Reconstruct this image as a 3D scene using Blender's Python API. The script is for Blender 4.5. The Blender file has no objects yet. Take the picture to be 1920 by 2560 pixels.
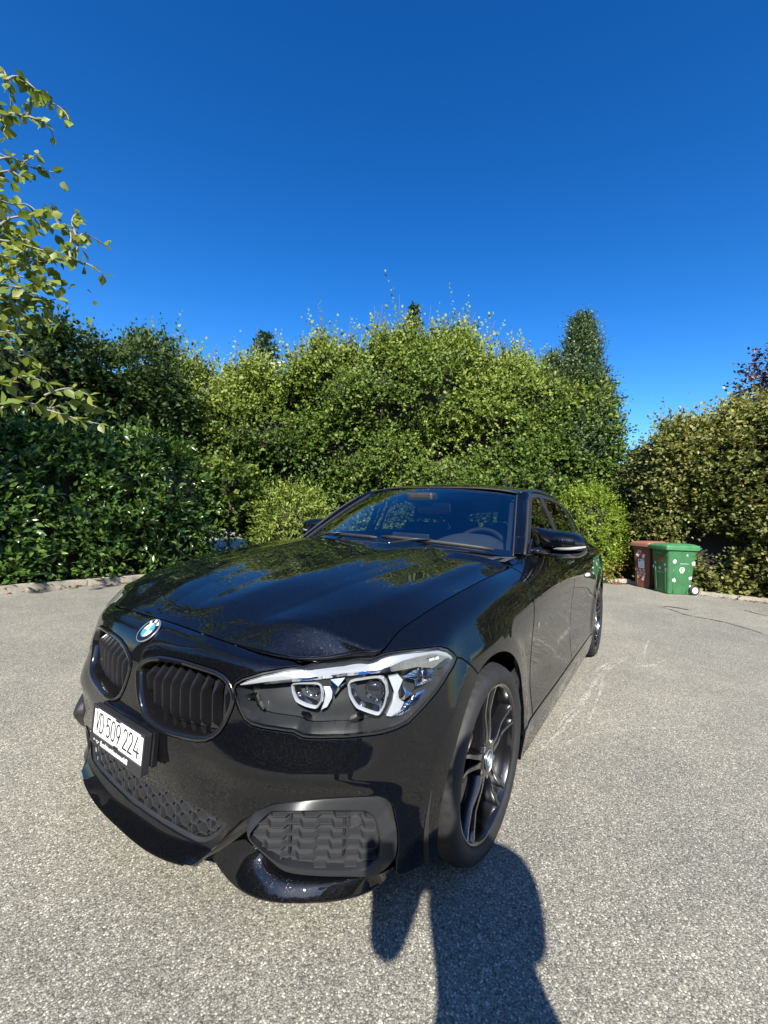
import bpy, bmesh, math, random
import numpy as np
from mathutils import Vector, Matrix, Quaternion
from mathutils.geometry import delaunay_2d_cdt

SC = bpy.context.scene
COL = SC.collection
R = math.radians
random.seed(7)
rng = np.random.default_rng(7)

# ------------------------------------------------------------------ camera, sky, sun, exposure
CAM = np.array([1.418, 1.332, 1.131])
YAW, PITCH, ROLL, FPX = R(213.75), R(.62), R(2.44), 1052.6      # focal length in pixels of the 1920 x 2560 photograph
_f = np.array([math.cos(PITCH) * math.cos(YAW), math.cos(PITCH) * math.sin(YAW), math.sin(PITCH)])
_r = np.cross(_f, [0, 0, 1]); _r /= np.linalg.norm(_r)
_u = np.cross(_r, _f)
CR = math.cos(ROLL) * _r + math.sin(ROLL) * _u
CU = -math.sin(ROLL) * _r + math.cos(ROLL) * _u
CF = _f
cam_data = bpy.data.cameras.new("camera")
cam = bpy.data.objects.new("camera", cam_data)
COL.objects.link(cam)
m = Matrix(((CR[0], CU[0], -CF[0], CAM[0]), (CR[1], CU[1], -CF[1], CAM[1]), (CR[2], CU[2], -CF[2], CAM[2]), (0, 0, 0, 1)))
cam.matrix_world = m
cam_data.sensor_fit = 'VERTICAL'
cam_data.sensor_height = 36.0
cam_data.lens = 36.0 * FPX / 2560
cam_data.clip_start = 0.02
cam_data.clip_end = 2000
SC.camera = cam

SUN_YAW, SUN_EL = R(31.5), R(38)
world = bpy.data.worlds.new("World"); SC.world = world; world.use_nodes = True
wn = world.node_tree
sky = wn.nodes.new("ShaderNodeTexSky"); sky.sky_type = 'NISHITA'; sky.sun_disc = False
sky.sun_elevation = SUN_EL
sky.sun_rotation = math.pi / 2 - SUN_YAW
sky.altitude = 400; sky.air_density = 1.2; sky.dust_density = 0.8; sky.ozone_density = 4.0
bg = wn.nodes["Background"]; bg.inputs[1].default_value = 0.062
hsv = wn.nodes.new("ShaderNodeHueSaturation"); hsv.inputs["Saturation"].default_value = 1.33; hsv.inputs["Hue"].default_value = .501
wn.links.new(sky.outputs[0], hsv.inputs["Color"]); gam = wn.nodes.new("ShaderNodeGamma"); gam.inputs[1].default_value = 1.3
wn.links.new(hsv.outputs[0], gam.inputs[0]); wn.links.new(gam.outputs[0], bg.inputs[0])
sun_data = bpy.data.lights.new("sun", 'SUN'); sun_data.energy = 4.8; sun_data.angle = R(.53); sun_data.color = (1, .95, .86)
sun = bpy.data.objects.new("sun", sun_data); COL.objects.link(sun)
SUN_DIR = np.array([math.cos(SUN_EL) * math.cos(SUN_YAW), math.cos(SUN_EL) * math.sin(SUN_YAW), math.sin(SUN_EL)])
sun.rotation_euler = Vector(SUN_DIR).to_track_quat('Z', 'Y').to_euler()
SC.view_settings.view_transform = 'Standard'; SC.view_settings.look = 'None'
SC.view_settings.exposure = 1.15; SC.view_settings.gamma = 1.0
SC.view_settings.use_curve_mapping = False
SC.cycles.use_denoising = True
SC.cycles.max_bounces = 10; SC.cycles.transparent_max_bounces = 24; SC.cycles.glossy_bounces = 5
SC.cycles.caustics_reflective = False; SC.cycles.caustics_refractive = False

# ------------------------------------------------------------------ helpers: objects
def tag(o, label=None, cat=None, group=None, kind=None):
    if label: o['label'] = label
    if cat: o['category'] = cat
    if group: o['group'] = group
    if kind: o['kind'] = kind
    return o

def empty(name, loc=(0, 0, 0), parent=None, rot=(0, 0, 0)):
    o = bpy.data.objects.new(name, None); COL.objects.link(o)
    o.empty_display_size = .1; o.location = loc; o.rotation_euler = rot
    if parent: o.parent = parent
    return o

def thing(name, label, cat, loc=(0, 0, 0), rot=(0, 0, 0), group=None):
    return tag(empty(name, loc, None, rot), label, cat, group)

def link(name, me, mats, parent=None):
    o = bpy.data.objects.new(name, me); COL.objects.link(o)
    if not isinstance(mats, (list, tuple)): mats = [mats]
    if not me.materials:
        for mm in mats: me.materials.append(mm)
    if parent: o.parent = parent
    return o

class MB:
    """collects shapes; build() links them as one mesh object"""
    def __init__(s): s.v = []; s.f = []; s.m = []; s.sm = []
    def add(s, vs, fs, mat=0, smooth=False):
        n = len(s.v); s.v += [tuple(map(float, p)) for p in vs]
        s.f += [tuple(n + i for i in f) for f in fs]
        s.m += [mat] * len(fs); s.sm += [smooth] * len(fs)
        return s
    def box(s, lo, hi, mat=0, M=None):
        x0, y0, z0 = lo; x1, y1, z1 = hi
        vs = [(x0,y0,z0),(x1,y0,z0),(x1,y1,z0),(x0,y1,z0),(x0,y0,z1),(x1,y0,z1),(x1,y1,z1),(x0,y1,z1)]
        if M is not None: vs = [tuple(M @ Vector(v)) for v in vs]
        return s.add(vs, [(0,3,2,1),(4,5,6,7),(0,1,5,4),(1,2,6,5),(2,3,7,6),(3,0,4,7)], mat)
    def tube(s, pts, rad, n=8, mat=0, caps=True, smooth=True, flat=None):
        """flat=(a,b): elliptical section scale along (side, up)"""
        pts = [np.array(p, float) for p in pts]
        if not hasattr(rad, '__len__'): rad = [rad] * len(pts)
        vs = []; up = np.array([0, 0, 1.0])
        for i, p in enumerate(pts):
            t = pts[min(i + 1, len(pts) - 1)] - pts[max(i - 1, 0)]
            t = t / (np.linalg.norm(t) + 1e-12)
            a = np.cross(t, up)
            if np.linalg.norm(a) < .05: a = np.cross(t, [1.0, 0, 0])
            a /= np.linalg.norm(a); b = np.cross(a, t)
            fa, fb = flat or (1, 1)
            for k in range(n):
                w = 2 * math.pi * k / n
                vs.append(p + rad[i] * (math.cos(w) * a * fa + math.sin(w) * b * fb))
        fs = []
        for i in range(len(pts) - 1):
            for k in range(n):
                fs.append((i*n+k, i*n+(k+1) % n, (i+1)*n+(k+1) % n, (i+1)*n+k))
        if caps:
            fs.append(tuple(range(n))[::-1]); fs.append(tuple((len(pts)-1)*n + k for k in range(n)))
        return s.add(vs, fs, mat, smooth)
    def grid(s, P, mat=0, smooth=True, close_u=False, close_v=False, flip=False):
        P = np.asarray(P, float); nu, nv = P.shape[:2]
        fs = []
        for i in range(nu - (0 if close_u else 1)):
            for j in range(nv - (0 if close_v else 1)):
                q = (i*nv+j, ((i+1) % nu)*nv+j, ((i+1) % nu)*nv+(j+1) % nv, i*nv+(j+1) % nv)
                fs.append(q[::-1] if flip else q)
        return s.add(P.reshape(-1, 3), fs, mat, smooth)
    def lathe(s, prof, n=48, mat=0, axis='y', smooth=True):
        """prof: (radius, along-axis) list, revolved"""
        P = []
        for r_, h in prof:
            row = []
            for k in range(n):
                w = 2*math.pi*k/n
                row.append((r_*math.cos(w), h, r_*math.sin(w)) if axis == 'y' else (r_*math.cos(w), r_*math.sin(w), h))
            P.append(row)
        return s.grid(P, mat, smooth, close_v=True)
    def prism(s, outline, depth, mat=0, M=None, smooth=False):
        """outline in xy plane, extruded from z=0 to depth; M places it"""
        n = len(outline)
        vs = [(x, y, 0) for x, y in outline] + [(x, y, depth) for x, y in outline]
        if M is not None: vs = [tuple(M @ Vector(v)) for v in vs]
        fs = [tuple(range(n))[::-1], tuple(range(n, 2*n))] + [(i, (i+1) % n, n+(i+1) % n, n+i) for i in range(n)]
        return s.add(vs, fs, mat, smooth)
    def mirror_y(s):
        n = len(s.v); k = len(s.f)
        s.v += [(x, -y, z) for x, y, z in s.v]
        s.f += [tuple(n + i for i in f[::-1]) for f in s.f[:k]]
        s.m += s.m[:k]; s.sm += s.sm[:k]
        return s
    def mesh(s, name, flipy=False, M=None):
        me = bpy.data.meshes.new(name)
        vs, fs = s.v, s.f
        if flipy: vs = [(x, -y, z) for x, y, z in vs]; fs = [f[::-1] for f in fs]
        if M is not None: vs = [tuple(M @ Vector(v)) for v in vs]
        me.from_pydata(vs, [], fs)
        me.polygons.foreach_set("material_index", s.m); me.polygons.foreach_set("use_smooth", s.sm)
        me.update()
        return me
    def build(s, name, mats, parent=None, flipy=False, bevel=0, seg=2, auto=None, fix=True):
        me = s.mesh(name, flipy)
        if fix:
            bm = bmesh.new(); bm.from_mesh(me); bmesh.ops.recalc_face_normals(bm, faces=bm.faces); bm.to_mesh(me); bm.free()
        if auto: me.set_sharp_from_angle(angle=R(auto))
        o = link(name, me, mats, parent)
        if bevel:
            b = o.modifiers.new("bevel", 'BEVEL'); b.width = bevel; b.segments = seg; b.limit_method = 'ANGLE'; b.angle_limit = R(40)
            b.harden_normals = False
        return o

# ------------------------------------------------------------------ helpers: materials
def mat(name, color=(.5, .5, .5), rough=.5, metal=0, coat=0, coat_rough=.03, spec=.5, **kw):
    m_ = bpy.data.materials.new(name); m_.use_nodes = True
    b = m_.node_tree.nodes["Principled BSDF"]
    b.inputs["Base Color"].default_value = (*color, 1); b.inputs["Roughness"].default_value = rough
    b.inputs["Metallic"].default_value = metal; b.inputs["Coat Weight"].default_value = coat
    b.inputs["Coat Roughness"].default_value = coat_rough
    b.inputs["Specular IOR Level"].default_value = spec
    for k, v in kw.items(): b.inputs[k].default_value = v
    return m_

class NT:
    """tiny node helper"""
    def __init__(s, m_): s.t = m_.node_tree; s.b = s.t.nodes["Principled BSDF"]
    def n(s, typ, **kw):
        nd = s.t.nodes.new(typ)
        for k, v in kw.items():
            if k.startswith('i_'): nd.inputs[k[2:].replace('_', ' ')].default_value = v
            elif hasattr(nd, k): setattr(nd, k, v)
        return nd
    def l(s, a, b): s.t.links.new(a, b)
    def ramp(s, fac, stops, interp='LINEAR'):
        nd = s.t.nodes.new("ShaderNodeValToRGB"); nd.color_ramp.interpolation = interp
        while len(nd.color_ramp.elements) < len(stops): nd.color_ramp.elements.new(.5)
        for e, (p, c) in zip(nd.color_ramp.elements, stops):
            e.position = p; e.color = (*c, 1) if len(c) == 3 else c
        s.l(fac, nd.inputs[0]); return nd.outputs[0]
    def noise(s, scale, detail=4, rough=.6, vec=None, dist=0):
        nd = s.n("ShaderNodeTexNoise"); nd.inputs["Scale"].default_value = scale; nd.inputs["Detail"].default_value = detail
        nd.inputs["Roughness"].default_value = rough; nd.inputs["Distortion"].default_value = dist
        if vec: s.l(vec, nd.inputs["Vector"])
        return nd
    def math(s, op, a, b=None, clamp=False):
        nd = s.n("ShaderNodeMath", operation=op, use_clamp=clamp)
        for i, x in enumerate((a, b)):
            if x is None: continue
            if isinstance(x, (int, float)): nd.inputs[i].default_value = x
            else: s.l(x, nd.inputs[i])
        return nd.outputs[0]
    def mix(s, fac, a, b, mode='MIX'):
        nd = s.n("ShaderNodeMix", data_type='RGBA', blend_type=mode)
        for i, x in zip((0, 6, 7), (fac, a, b)):
            if isinstance(x, (int, float)): nd.inputs[i].default_value = x
            elif isinstance(x, tuple): nd.inputs[i].default_value = (*x, 1)
            else: s.l(x, nd.inputs[i])
        return nd.outputs[2]
    def bump(s, h, strength=.3, dist=.01):
        nd = s.n("ShaderNodeBump"); nd.inputs["Strength"].default_value = strength; nd.inputs["Distance"].default_value = dist
        s.l(h, nd.inputs["Height"]); s.l(nd.outputs[0], s.b.inputs["Normal"]); return nd

def coords(nt, kind='Object'):
    return nt.n("ShaderNodeTexCoord").outputs[kind]

def clear_glass(name, tint=(1, 1, 1), ior=1.5, rough=0.0):
    m_ = bpy.data.materials.new(name); m_.use_nodes = True
    t = m_.node_tree; t.nodes.clear()
    o = t.nodes.new("ShaderNodeOutputMaterial"); mx = t.nodes.new("ShaderNodeMixShader")
    # Schlick reflectance that is the same from both sides of the pane
    f0 = ((ior - 1)/(ior + 1))**2
    g = t.nodes.new("ShaderNodeNewGeometry"); dt = t.nodes.new("ShaderNodeVectorMath"); dt.operation = 'DOT_PRODUCT'
    t.links.new(g.outputs["Normal"], dt.inputs[0]); t.links.new(g.outputs["Incoming"], dt.inputs[1])
    def mth(op, a, b=None):
        nd = t.nodes.new("ShaderNodeMath"); nd.operation = op
        for i, x in enumerate((a, b)):
            if x is None: continue
            if isinstance(x, (int, float)): nd.inputs[i].default_value = x
            else: t.links.new(x, nd.inputs[i])
        return nd.outputs[0]
    c = mth('SUBTRACT', 1.0, mth('ABSOLUTE', dt.outputs["Value"])); fr = mth('ADD', f0, mth('MULTIPLY', 1 - f0, mth('POWER', c, 5.0)))
    tr = t.nodes.new("ShaderNodeBsdfTransparent"); tr.inputs[0].default_value = (*tint, 1)
    gl = t.nodes.new("ShaderNodeBsdfGlossy"); gl.inputs["Roughness"].default_value = rough
    t.links.new(fr, mx.inputs[0]); t.links.new(tr.outputs[0], mx.inputs[1]); t.links.new(gl.outputs[0], mx.inputs[2])
    t.links.new(mx.outputs[0], o.inputs[0])
    return m_

# ------------------------------------------------------------------ helpers: pixels of the photograph -> points
def pray(p):
    d = (p[0] - 960) / FPX * CR - (p[1] - 1280) / FPX * CU + CF
    return d
def at(p, x=None, y=None, z=None, depth=None):
    d = pray(p)
    if x is not None: t = (x - CAM[0]) / d[0]
    elif y is not None: t = (y - CAM[1]) / d[1]
    elif z is not None: t = (z - CAM[2]) / d[2]
    else: t = depth
    return CAM + t * d
def proj(P):
    q = np.asarray(P) - CAM
    d = q @ CF
    return np.stack([960 + FPX * (q @ CR) / d, 1280 - FPX * (q @ CU) / d], -1)
def view(lat, depth, z=0.0):
    """a point `depth` metres ahead of the camera's foot, `lat` metres to its right"""
    h = CF * [1, 1, 0]; h /= np.linalg.norm(h); rr = np.cross(h, [0, 0, 1])
    p = CAM * [1, 1, 0] + h * depth + rr * lat
    return np.array([p[0], p[1], z])
CROPS = {'c1': (160, 1480, 640/1659), 'c2': (560, 1560, 680/1659), 'c3': (1000, 1560, 560/1659), 'c4': (700, 1180, 860/1659),
         'c5': (1200, 1180, 360/1531), 'c6': (1500, 1280, 300/1659), 'c7': (560, 1580, 620/1659), 'c8': (200, 1520, 360/1659),
         'b1': (160, 1860, 440/1659), 'b2': (500, 1980, 580/1659), 'b3': (1080, 1640, 280/1659), 'b4': (1080, 1900, 280/1659),
         'b5': (900, 1190, 420/1659), 'b6': (740, 1290, 320/1659), 'b7': (1280, 1200, 240/1659), 'b8': (160, 1440, 260/1659),
         'd': (0, 0, 1920/1659)}
def px(k, X, Y):
    a = CROPS[k]; return np.array([a[0] + a[2]*X, a[1] + a[2]*Y])
def pxs(k, pts): return np.array([px(k, *q) for q in pts])

# ------------------------------------------------------------------ helpers: smooth surfaces
def spline_basis(xk, x):
    """weights (len(x), len(xk)) of the natural cubic spline through knots xk"""
    xk = np.asarray(xk, float); x = np.asarray(x, float); n = len(xk)
    h = np.diff(xk); A = np.zeros((n, n)); B = np.zeros((n, n)); A[0, 0] = A[-1, -1] = 1
    for i in range(1, n - 1):
        A[i, i-1] = h[i-1]; A[i, i] = 2*(h[i-1]+h[i]); A[i, i+1] = h[i]
        B[i, i-1] = 6/h[i-1]; B[i, i] = -6/h[i-1]-6/h[i]; B[i, i+1] = 6/h[i]
    Mm = np.linalg.solve(A, B)
    k = np.clip(np.searchsorted(xk, x) - 1, 0, n - 2)
    t = x - xk[k]; hh = h[k]; I = np.eye(n)
    a = (hh - t) / hh; b = t / hh
    return a[:, None]*I[k] + b[:, None]*I[k+1] + (((a**3 - a)*hh**2/6)[:, None]*Mm[k] + ((b**3 - b)*hh**2/6)[:, None]*Mm[k+1])

class Surf:
    def __init__(s, CP, U, V, post=None):
        s.CP = np.asarray(CP, float); s.U = np.asarray(U, float); s.V = np.asarray(V, float); s.post = post
    def __call__(s, uv):
        uv = np.atleast_2d(np.asarray(uv, float))
        out = np.empty((len(uv), 3))
        for k in range(0, len(uv), 20000):
            q = uv[k:k+20000]
            wu = spline_basis(s.U, q[:, 0]); wv = spline_basis(s.V, q[:, 1])
            out[k:k+20000] = np.einsum('ni,nj,ijc->nc', wu, wv, s.CP, optimize=True)
        if s.post: out = s.post(out, uv)
        return out
    def normals(s, uv, e=1.5e-3):
        uv = np.atleast_2d(uv)
        du = s(uv + [e, 0]) - s(uv - [e, 0]); dv = s(uv + [0, e]) - s(uv - [0, e])
        n = np.cross(du, dv); n /= np.linalg.norm(n, axis=1)[:, None] + 1e-12
        return n
    def table(s, nu=260, nv=110):
        gu = np.linspace(s.U[0], s.U[-1], nu); gv = np.linspace(s.V[0], s.V[-1], nv)
        s.T = np.stack(np.meshgrid(gu, gv, indexing='ij'), -1).reshape(-1, 2)
        s.P = s(s.T); s.N = s.normals(s.T)
        s.Q = proj(s.P); s.D = (s.P - CAM) @ CF
    def from_px(s, pts, umin=-9, umax=99, sgn=None):
        """pixels of the photograph -> (u, v) on the surface"""
        if not hasattr(s, 'T'): s.table()
        ok = (s.T[:, 0] >= umin) & (s.T[:, 0] <= umax) & (s.D > .05)
        T = s.T[ok]; Q = s.Q[ok]
        res = []
        for p in np.atleast_2d(pts):
            k = np.argmin(((Q - p)**2).sum(1)); uv = T[k].copy()
            for it in range(12):
                e = 1e-4
                P = proj(s(np.array([uv, uv + [e, 0], uv + [0, e]])))
                J = np.stack([(P[1]-P[0])/e, (P[2]-P[0])/e], 1)
                st = np.linalg.lstsq(J.T @ J + np.eye(2)*1e2, J.T @ (p - P[0]), rcond=None)[0]
                L = np.abs(st).max()
                if L > .05: st *= .05 / L
                uv = np.clip(uv + st, [max(umin, s.U[0]), s.V[0]], [min(umax, s.U[-1]), s.V[-1]])
            res.append(uv)
        return np.array(res)

class FSurf(Surf):
    """a surface given by a function of (u, v)"""
    def __init__(s, fn, u0, u1, v0, v1): s.fn = fn; s.U = np.array([u0, u1]); s.V = np.array([v0, v1])
    def __call__(s, uv):
        uv = np.atleast_2d(np.asarray(uv, float)); return s.fn(uv[:, 0], uv[:, 1])

def resample(poly, step, closed=True):
    poly = np.asarray(poly, float)
    Q = np.vstack([poly, poly[:1]]) if closed else poly
    out = []
    for a, b in zip(Q[:-1], Q[1:]):
        n = max(1, int(math.ceil(np.linalg.norm(b - a) / step)))
        for i in range(n): out.append(a + (b - a) * i / n)
    if not closed: out.append(Q[-1])
    return np.array(out)

def rounded(poly, closed=True, it=2, keep=()):
    """Chaikin corner cutting"""
    P = np.asarray(poly, float)
    for _ in range(it):
        n = len(P); out = []
        rngi = range(n) if closed else range(n - 1)
        if not closed: out.append(P[0])
        for i in rngi:
            a, b = P[i], P[(i+1) % n]
            out += [a*.75 + b*.25, a*.25 + b*.75]
        if not closed: out.append(P[-1])
        P = np.array(out)
    return P

def inside(poly, pts):
    poly = np.asarray(poly); x, y = pts[:, 0], pts[:, 1]
    c = np.zeros(len(pts), bool); n = len(poly); j = n - 1
    for i in range(n):
        xi, yi = poly[i]; xj, yj = poly[j]
        if yi != yj:
            hit = ((yi > y) != (yj > y)) & (x < (xj - xi)*(y - yi)/(yj - yi) + xi)
            c ^= hit
        j = i
    return c

def area2(p): return .5*np.sum(p[:, 0]*np.roll(p[:, 1], -1) - np.roll(p[:, 0], -1)*p[:, 1])

def offset_loop(surf, loop, d):
    """moves a uv loop inwards (d > 0) by d metres measured on the surface"""
    sgn = 1 if area2(loop) > 0 else -1
    P = surf(loop); N = surf.normals(loop)
    T = np.roll(P, -1, 0) - np.roll(P, 1, 0); T /= np.linalg.norm(T, axis=1)[:, None] + 1e-12
    e = 1e-4
    Ju = (surf(loop + [e, 0]) - P)/e; Jv = (surf(loop + [0, e]) - P)/e
    B = np.cross(N, T) * sgn
    out = loop.copy()
    for i in range(len(loop)):
        J = np.stack([Ju[i], Jv[i]], 1)
        out[i] = loop[i] + np.linalg.lstsq(J, B[i]*d, rcond=None)[0]
    return out

def panel(surf, outer, holes=(), step=.02, bstep=.008, gap=.0021, lip=.0014, depth=.014, lift=0.0, hole_depth=None, hole_gap=0.0, skip_flange=False, nsign=1):
    """a trimmed sheet of the surface with turned-in edges: (verts, faces, loop normals per vertex)"""
    outer = resample(outer, bstep); outer_g = offset_loop(surf, outer, gap) if gap else outer
    hl = []
    for h in holes:
        h = resample(h, bstep)
        hl.append(offset_loop(surf, h, -hole_gap) if hole_gap else h)
    edge_in = offset_loop(surf, outer_g, lip); hole_in = [offset_loop(surf, h, -lip) for h in hl]
    lo = edge_in.min(0); hi = edge_in.max(0)
    gu = np.arange(lo[0] + step*.5, hi[0], step); gv = np.arange(lo[1] + step*.5, hi[1], step)
    G = np.stack(np.meshgrid(gu, gv, indexing='ij'), -1).reshape(-1, 2)
    G = G[inside(edge_in, G)]
    for h in hole_in: G = G[~inside(h, G)]
    bd = np.vstack([edge_in] + hole_in)
    if len(G):
        keep = np.ones(len(G), bool)
        for k in range(0, len(G), 2000):
            d = np.sqrt(((G[k:k+2000, None, :] - bd[None])**2).sum(-1)).min(1); keep[k:k+2000] = d > step*.45
        G = G[keep]
    edges = []; n0 = 0; loops = []
    for L in [edge_in] + hole_in:
        n = len(L); edges += [(n0+i, n0+(i+1) % n) for i in range(n)]; loops.append((n0, n)); n0 += n
    pts = np.vstack([bd, G]) if len(G) else bd
    vo, eo, fo, ov, oe, of = delaunay_2d_cdt([Vector(p) for p in pts], edges, [], 0, 1e-7)
    V2 = np.array([tuple(v) for v in vo]); F = [f for f in fo if len(f) == 3]
    Fa = np.array(F); cen = V2[Fa].mean(1)
    ok = inside(edge_in, cen)
    for h in hole_in: ok &= ~inside(h, cen)
    Fa = Fa[ok]
    a = V2[Fa[:, 1]] - V2[Fa[:, 0]]; b = V2[Fa[:, 2]] - V2[Fa[:, 0]]
    fl = (a[:, 0]*b[:, 1] - a[:, 1]*b[:, 0]) < 0
    Fa[fl] = Fa[fl][:, ::-1]
    N = surf.normals(V2) * nsign; P = surf(V2) + N*lift
    if nsign < 0: Fa = Fa[:, ::-1]
    verts = [P]; norms = [N]; faces = [tuple(f) for f in Fa]
    nv = len(P)
    if not skip_flange:
        for li, (Lin, Lout) in enumerate(zip([edge_in] + hole_in, [outer_g] + hl)):
            n = len(Lin); dep = depth if li == 0 or hole_depth is None else hole_depth
            Pi = surf(Lin); Ni = surf.normals(Lin)*nsign; Pi = Pi + Ni*lift
            Po = surf(Lout); No = surf.normals(Lout)*nsign; Po = Po + No*lift
            out = Po - Pi; out /= np.linalg.norm(out, axis=1)[:, None] + 1e-12
            mid = Po - No*lip*.9; low = mid - No*dep
            nm = (No + out); nm /= np.linalg.norm(nm, axis=1)[:, None]
            verts += [Pi, mid, mid, low]; norms += [Ni, nm, out, out]
            ccw = ((area2(Lin) > 0) == (nsign > 0)) == (li == 0)
            for i in range(n):
                j = (i+1) % n
                for a0, b0 in ((nv, nv+n), (nv+2*n, nv+3*n)):
                    q = (a0+i, b0+i, b0+j, a0+j)
                    faces.append(q if ccw else q[::-1])
            nv += 4*n
    return np.vstack(verts), faces, np.vstack(norms)

def sheet_object(name, parts, mats, parent=None, mirror=False, flip=False):
    """parts: list of (verts, faces, normals[, mat index])"""
    V = []; F = []; N = []; MI = []; n = 0
    for p in parts:
        v, f, nn = p[:3]; mi = p[3] if len(p) > 3 else 0
        for side in ((1, -1) if mirror else ((-1,) if flip else (1,))):
            S = np.array([1, side, 1.0])
            V.append(v*S); N.append(nn*S)
            F += [tuple(n+i for i in (q if side > 0 else q[::-1])) for q in f]; MI += [mi]*len(f); n += len(v)
    V = np.vstack(V); N = np.vstack(N)
    me = bpy.data.meshes.new(name); me.from_pydata(V.tolist(), [], F); me.update()
    me.polygons.foreach_set("use_smooth", [True]*len(F)); me.polygons.foreach_set("material_index", MI)
    li = np.empty(len(me.loops), np.int32); me.loops.foreach_get("vertex_index", li)
    me.normals_split_custom_set(N[li].tolist())
    return link(name, me, mats, parent)
# ------------------------------------------------------------------ car: the skin of nose, flanks and tail
# the car stands on z = 0, front axle at x = 0, nose towards +x, its left flank towards +y
HUBX, HUBZ, WB = -.003, .317, 2.69
PLAN_Y = np.array([0, .15, .3, .4, .5, .6, .7, .76, .80, .83, .85, .865, .875])
PLAN_X = np.array([.787, .782, .765, .735, .69, .63, .55, .485, .425, .365, .31, .25, .15])
def plan_pt(y): return np.interp(y, PLAN_Y, PLAN_X)
def plan_n(y):
    e = .05
    t = np.array([plan_pt(min(y+e, .874)) - plan_pt(max(y-e, 0)), min(y+e, .874) - max(y-e, 0)])
    if y < .04: return np.array([1.0, 0.0])
    n = np.array([t[1], -t[0]]); return n / np.linalg.norm(n)
FRONT = [  # y on the plan curve, then (z, offset along the plan normal) per row
 (0,   [(.787,-.142),(.776,-.112),(.752,-.082),(.715,-.050),(.66,-.032),(.58,-.024),(.50,-.020),(.47,-.019),(.43,-.02),(.39,-.024),(.33,-.034),(.255,-.040),(.172,-.002)]),
 (.15, [(.784,-.140),(.773,-.111),(.75,-.081),(.713,-.050),(.66,-.032),(.58,-.025),(.50,-.020),(.47,-.019),(.43,-.02),(.39,-.024),(.33,-.034),(.255,-.040),(.172,-.002)]),
 (.30, [(.776,-.122),(.765,-.095),(.744,-.070),(.71,-.047),(.66,-.034),(.58,-.028),(.50,-.021),(.47,-.019),(.43,-.02),(.39,-.022),(.33,-.03),(.258,-.036),(.192,-.002)]),
 (.38, [(.769,-.112),(.757,-.088),(.737,-.065),(.705,-.044),(.655,-.031),(.58,-.025),(.50,-.006),(.47,-.004),(.43,-.012),(.39,-.015),(.33,-.02),(.262,-.028),(.205,-.004)]),
 (.46, [(.762,-.105),(.749,-.081),(.728,-.058),(.695,-.038),(.64,-.022),(.58,-.012),(.490,.012),(.466,.013),(.43,.004),(.395,0),(.33,-.002),(.26,-.012),(.20,-.022)]),
 (.54, [(.762,-.108),(.747,-.085),(.724,-.058),(.69,-.039),(.635,-.020),(.568,-.007),(.486,.016),(.463,.017),(.43,.006),(.40,.003),(.33,0),(.25,-.008),(.19,-.02)]),
 (.62, [(.772,-.105),(.755,-.080),(.728,-.053),(.69,-.036),(.63,-.018),(.563,-.006),(.484,.016),(.461,.017),(.43,.007),(.405,.004),(.33,0),(.25,-.008),(.19,-.02)]),
 (.70, [(.786,-.103),(.767,-.074),(.735,-.046),(.695,-.030),(.635,-.015),(.563,-.005),(.478,.014),(.455,.015),(.43,.006),(.40,.003),(.33,0),(.24,-.008),(.18,-.02)]),
 (.76, [(.806,-.104),(.788,-.073),(.752,-.043),(.70,-.026),(.635,-.013),(.565,-.004),(.473,.009),(.45,.009),(.42,.004),(.39,.002),(.32,0),(.24,-.006),(.18,-.015)]),
 (.80, [(.821,-.112),(.803,-.082),(.765,-.046),(.71,-.026),(.64,-.013),(.57,-.004),(.47,.003),(.45,.003),(.42,.002),(.38,.001),(.32,0),(.24,-.004),(.18,-.012)]),
 (.845,[(.845,-.148),(.826,-.117),(.79,-.077),(.735,-.040),(.655,-.020),(.58,-.009),(.47,.001),(.45,.001),(.42,.001),(.38,.0),(.32,0),(.24,-.004),(.18,-.012)]),
]
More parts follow.
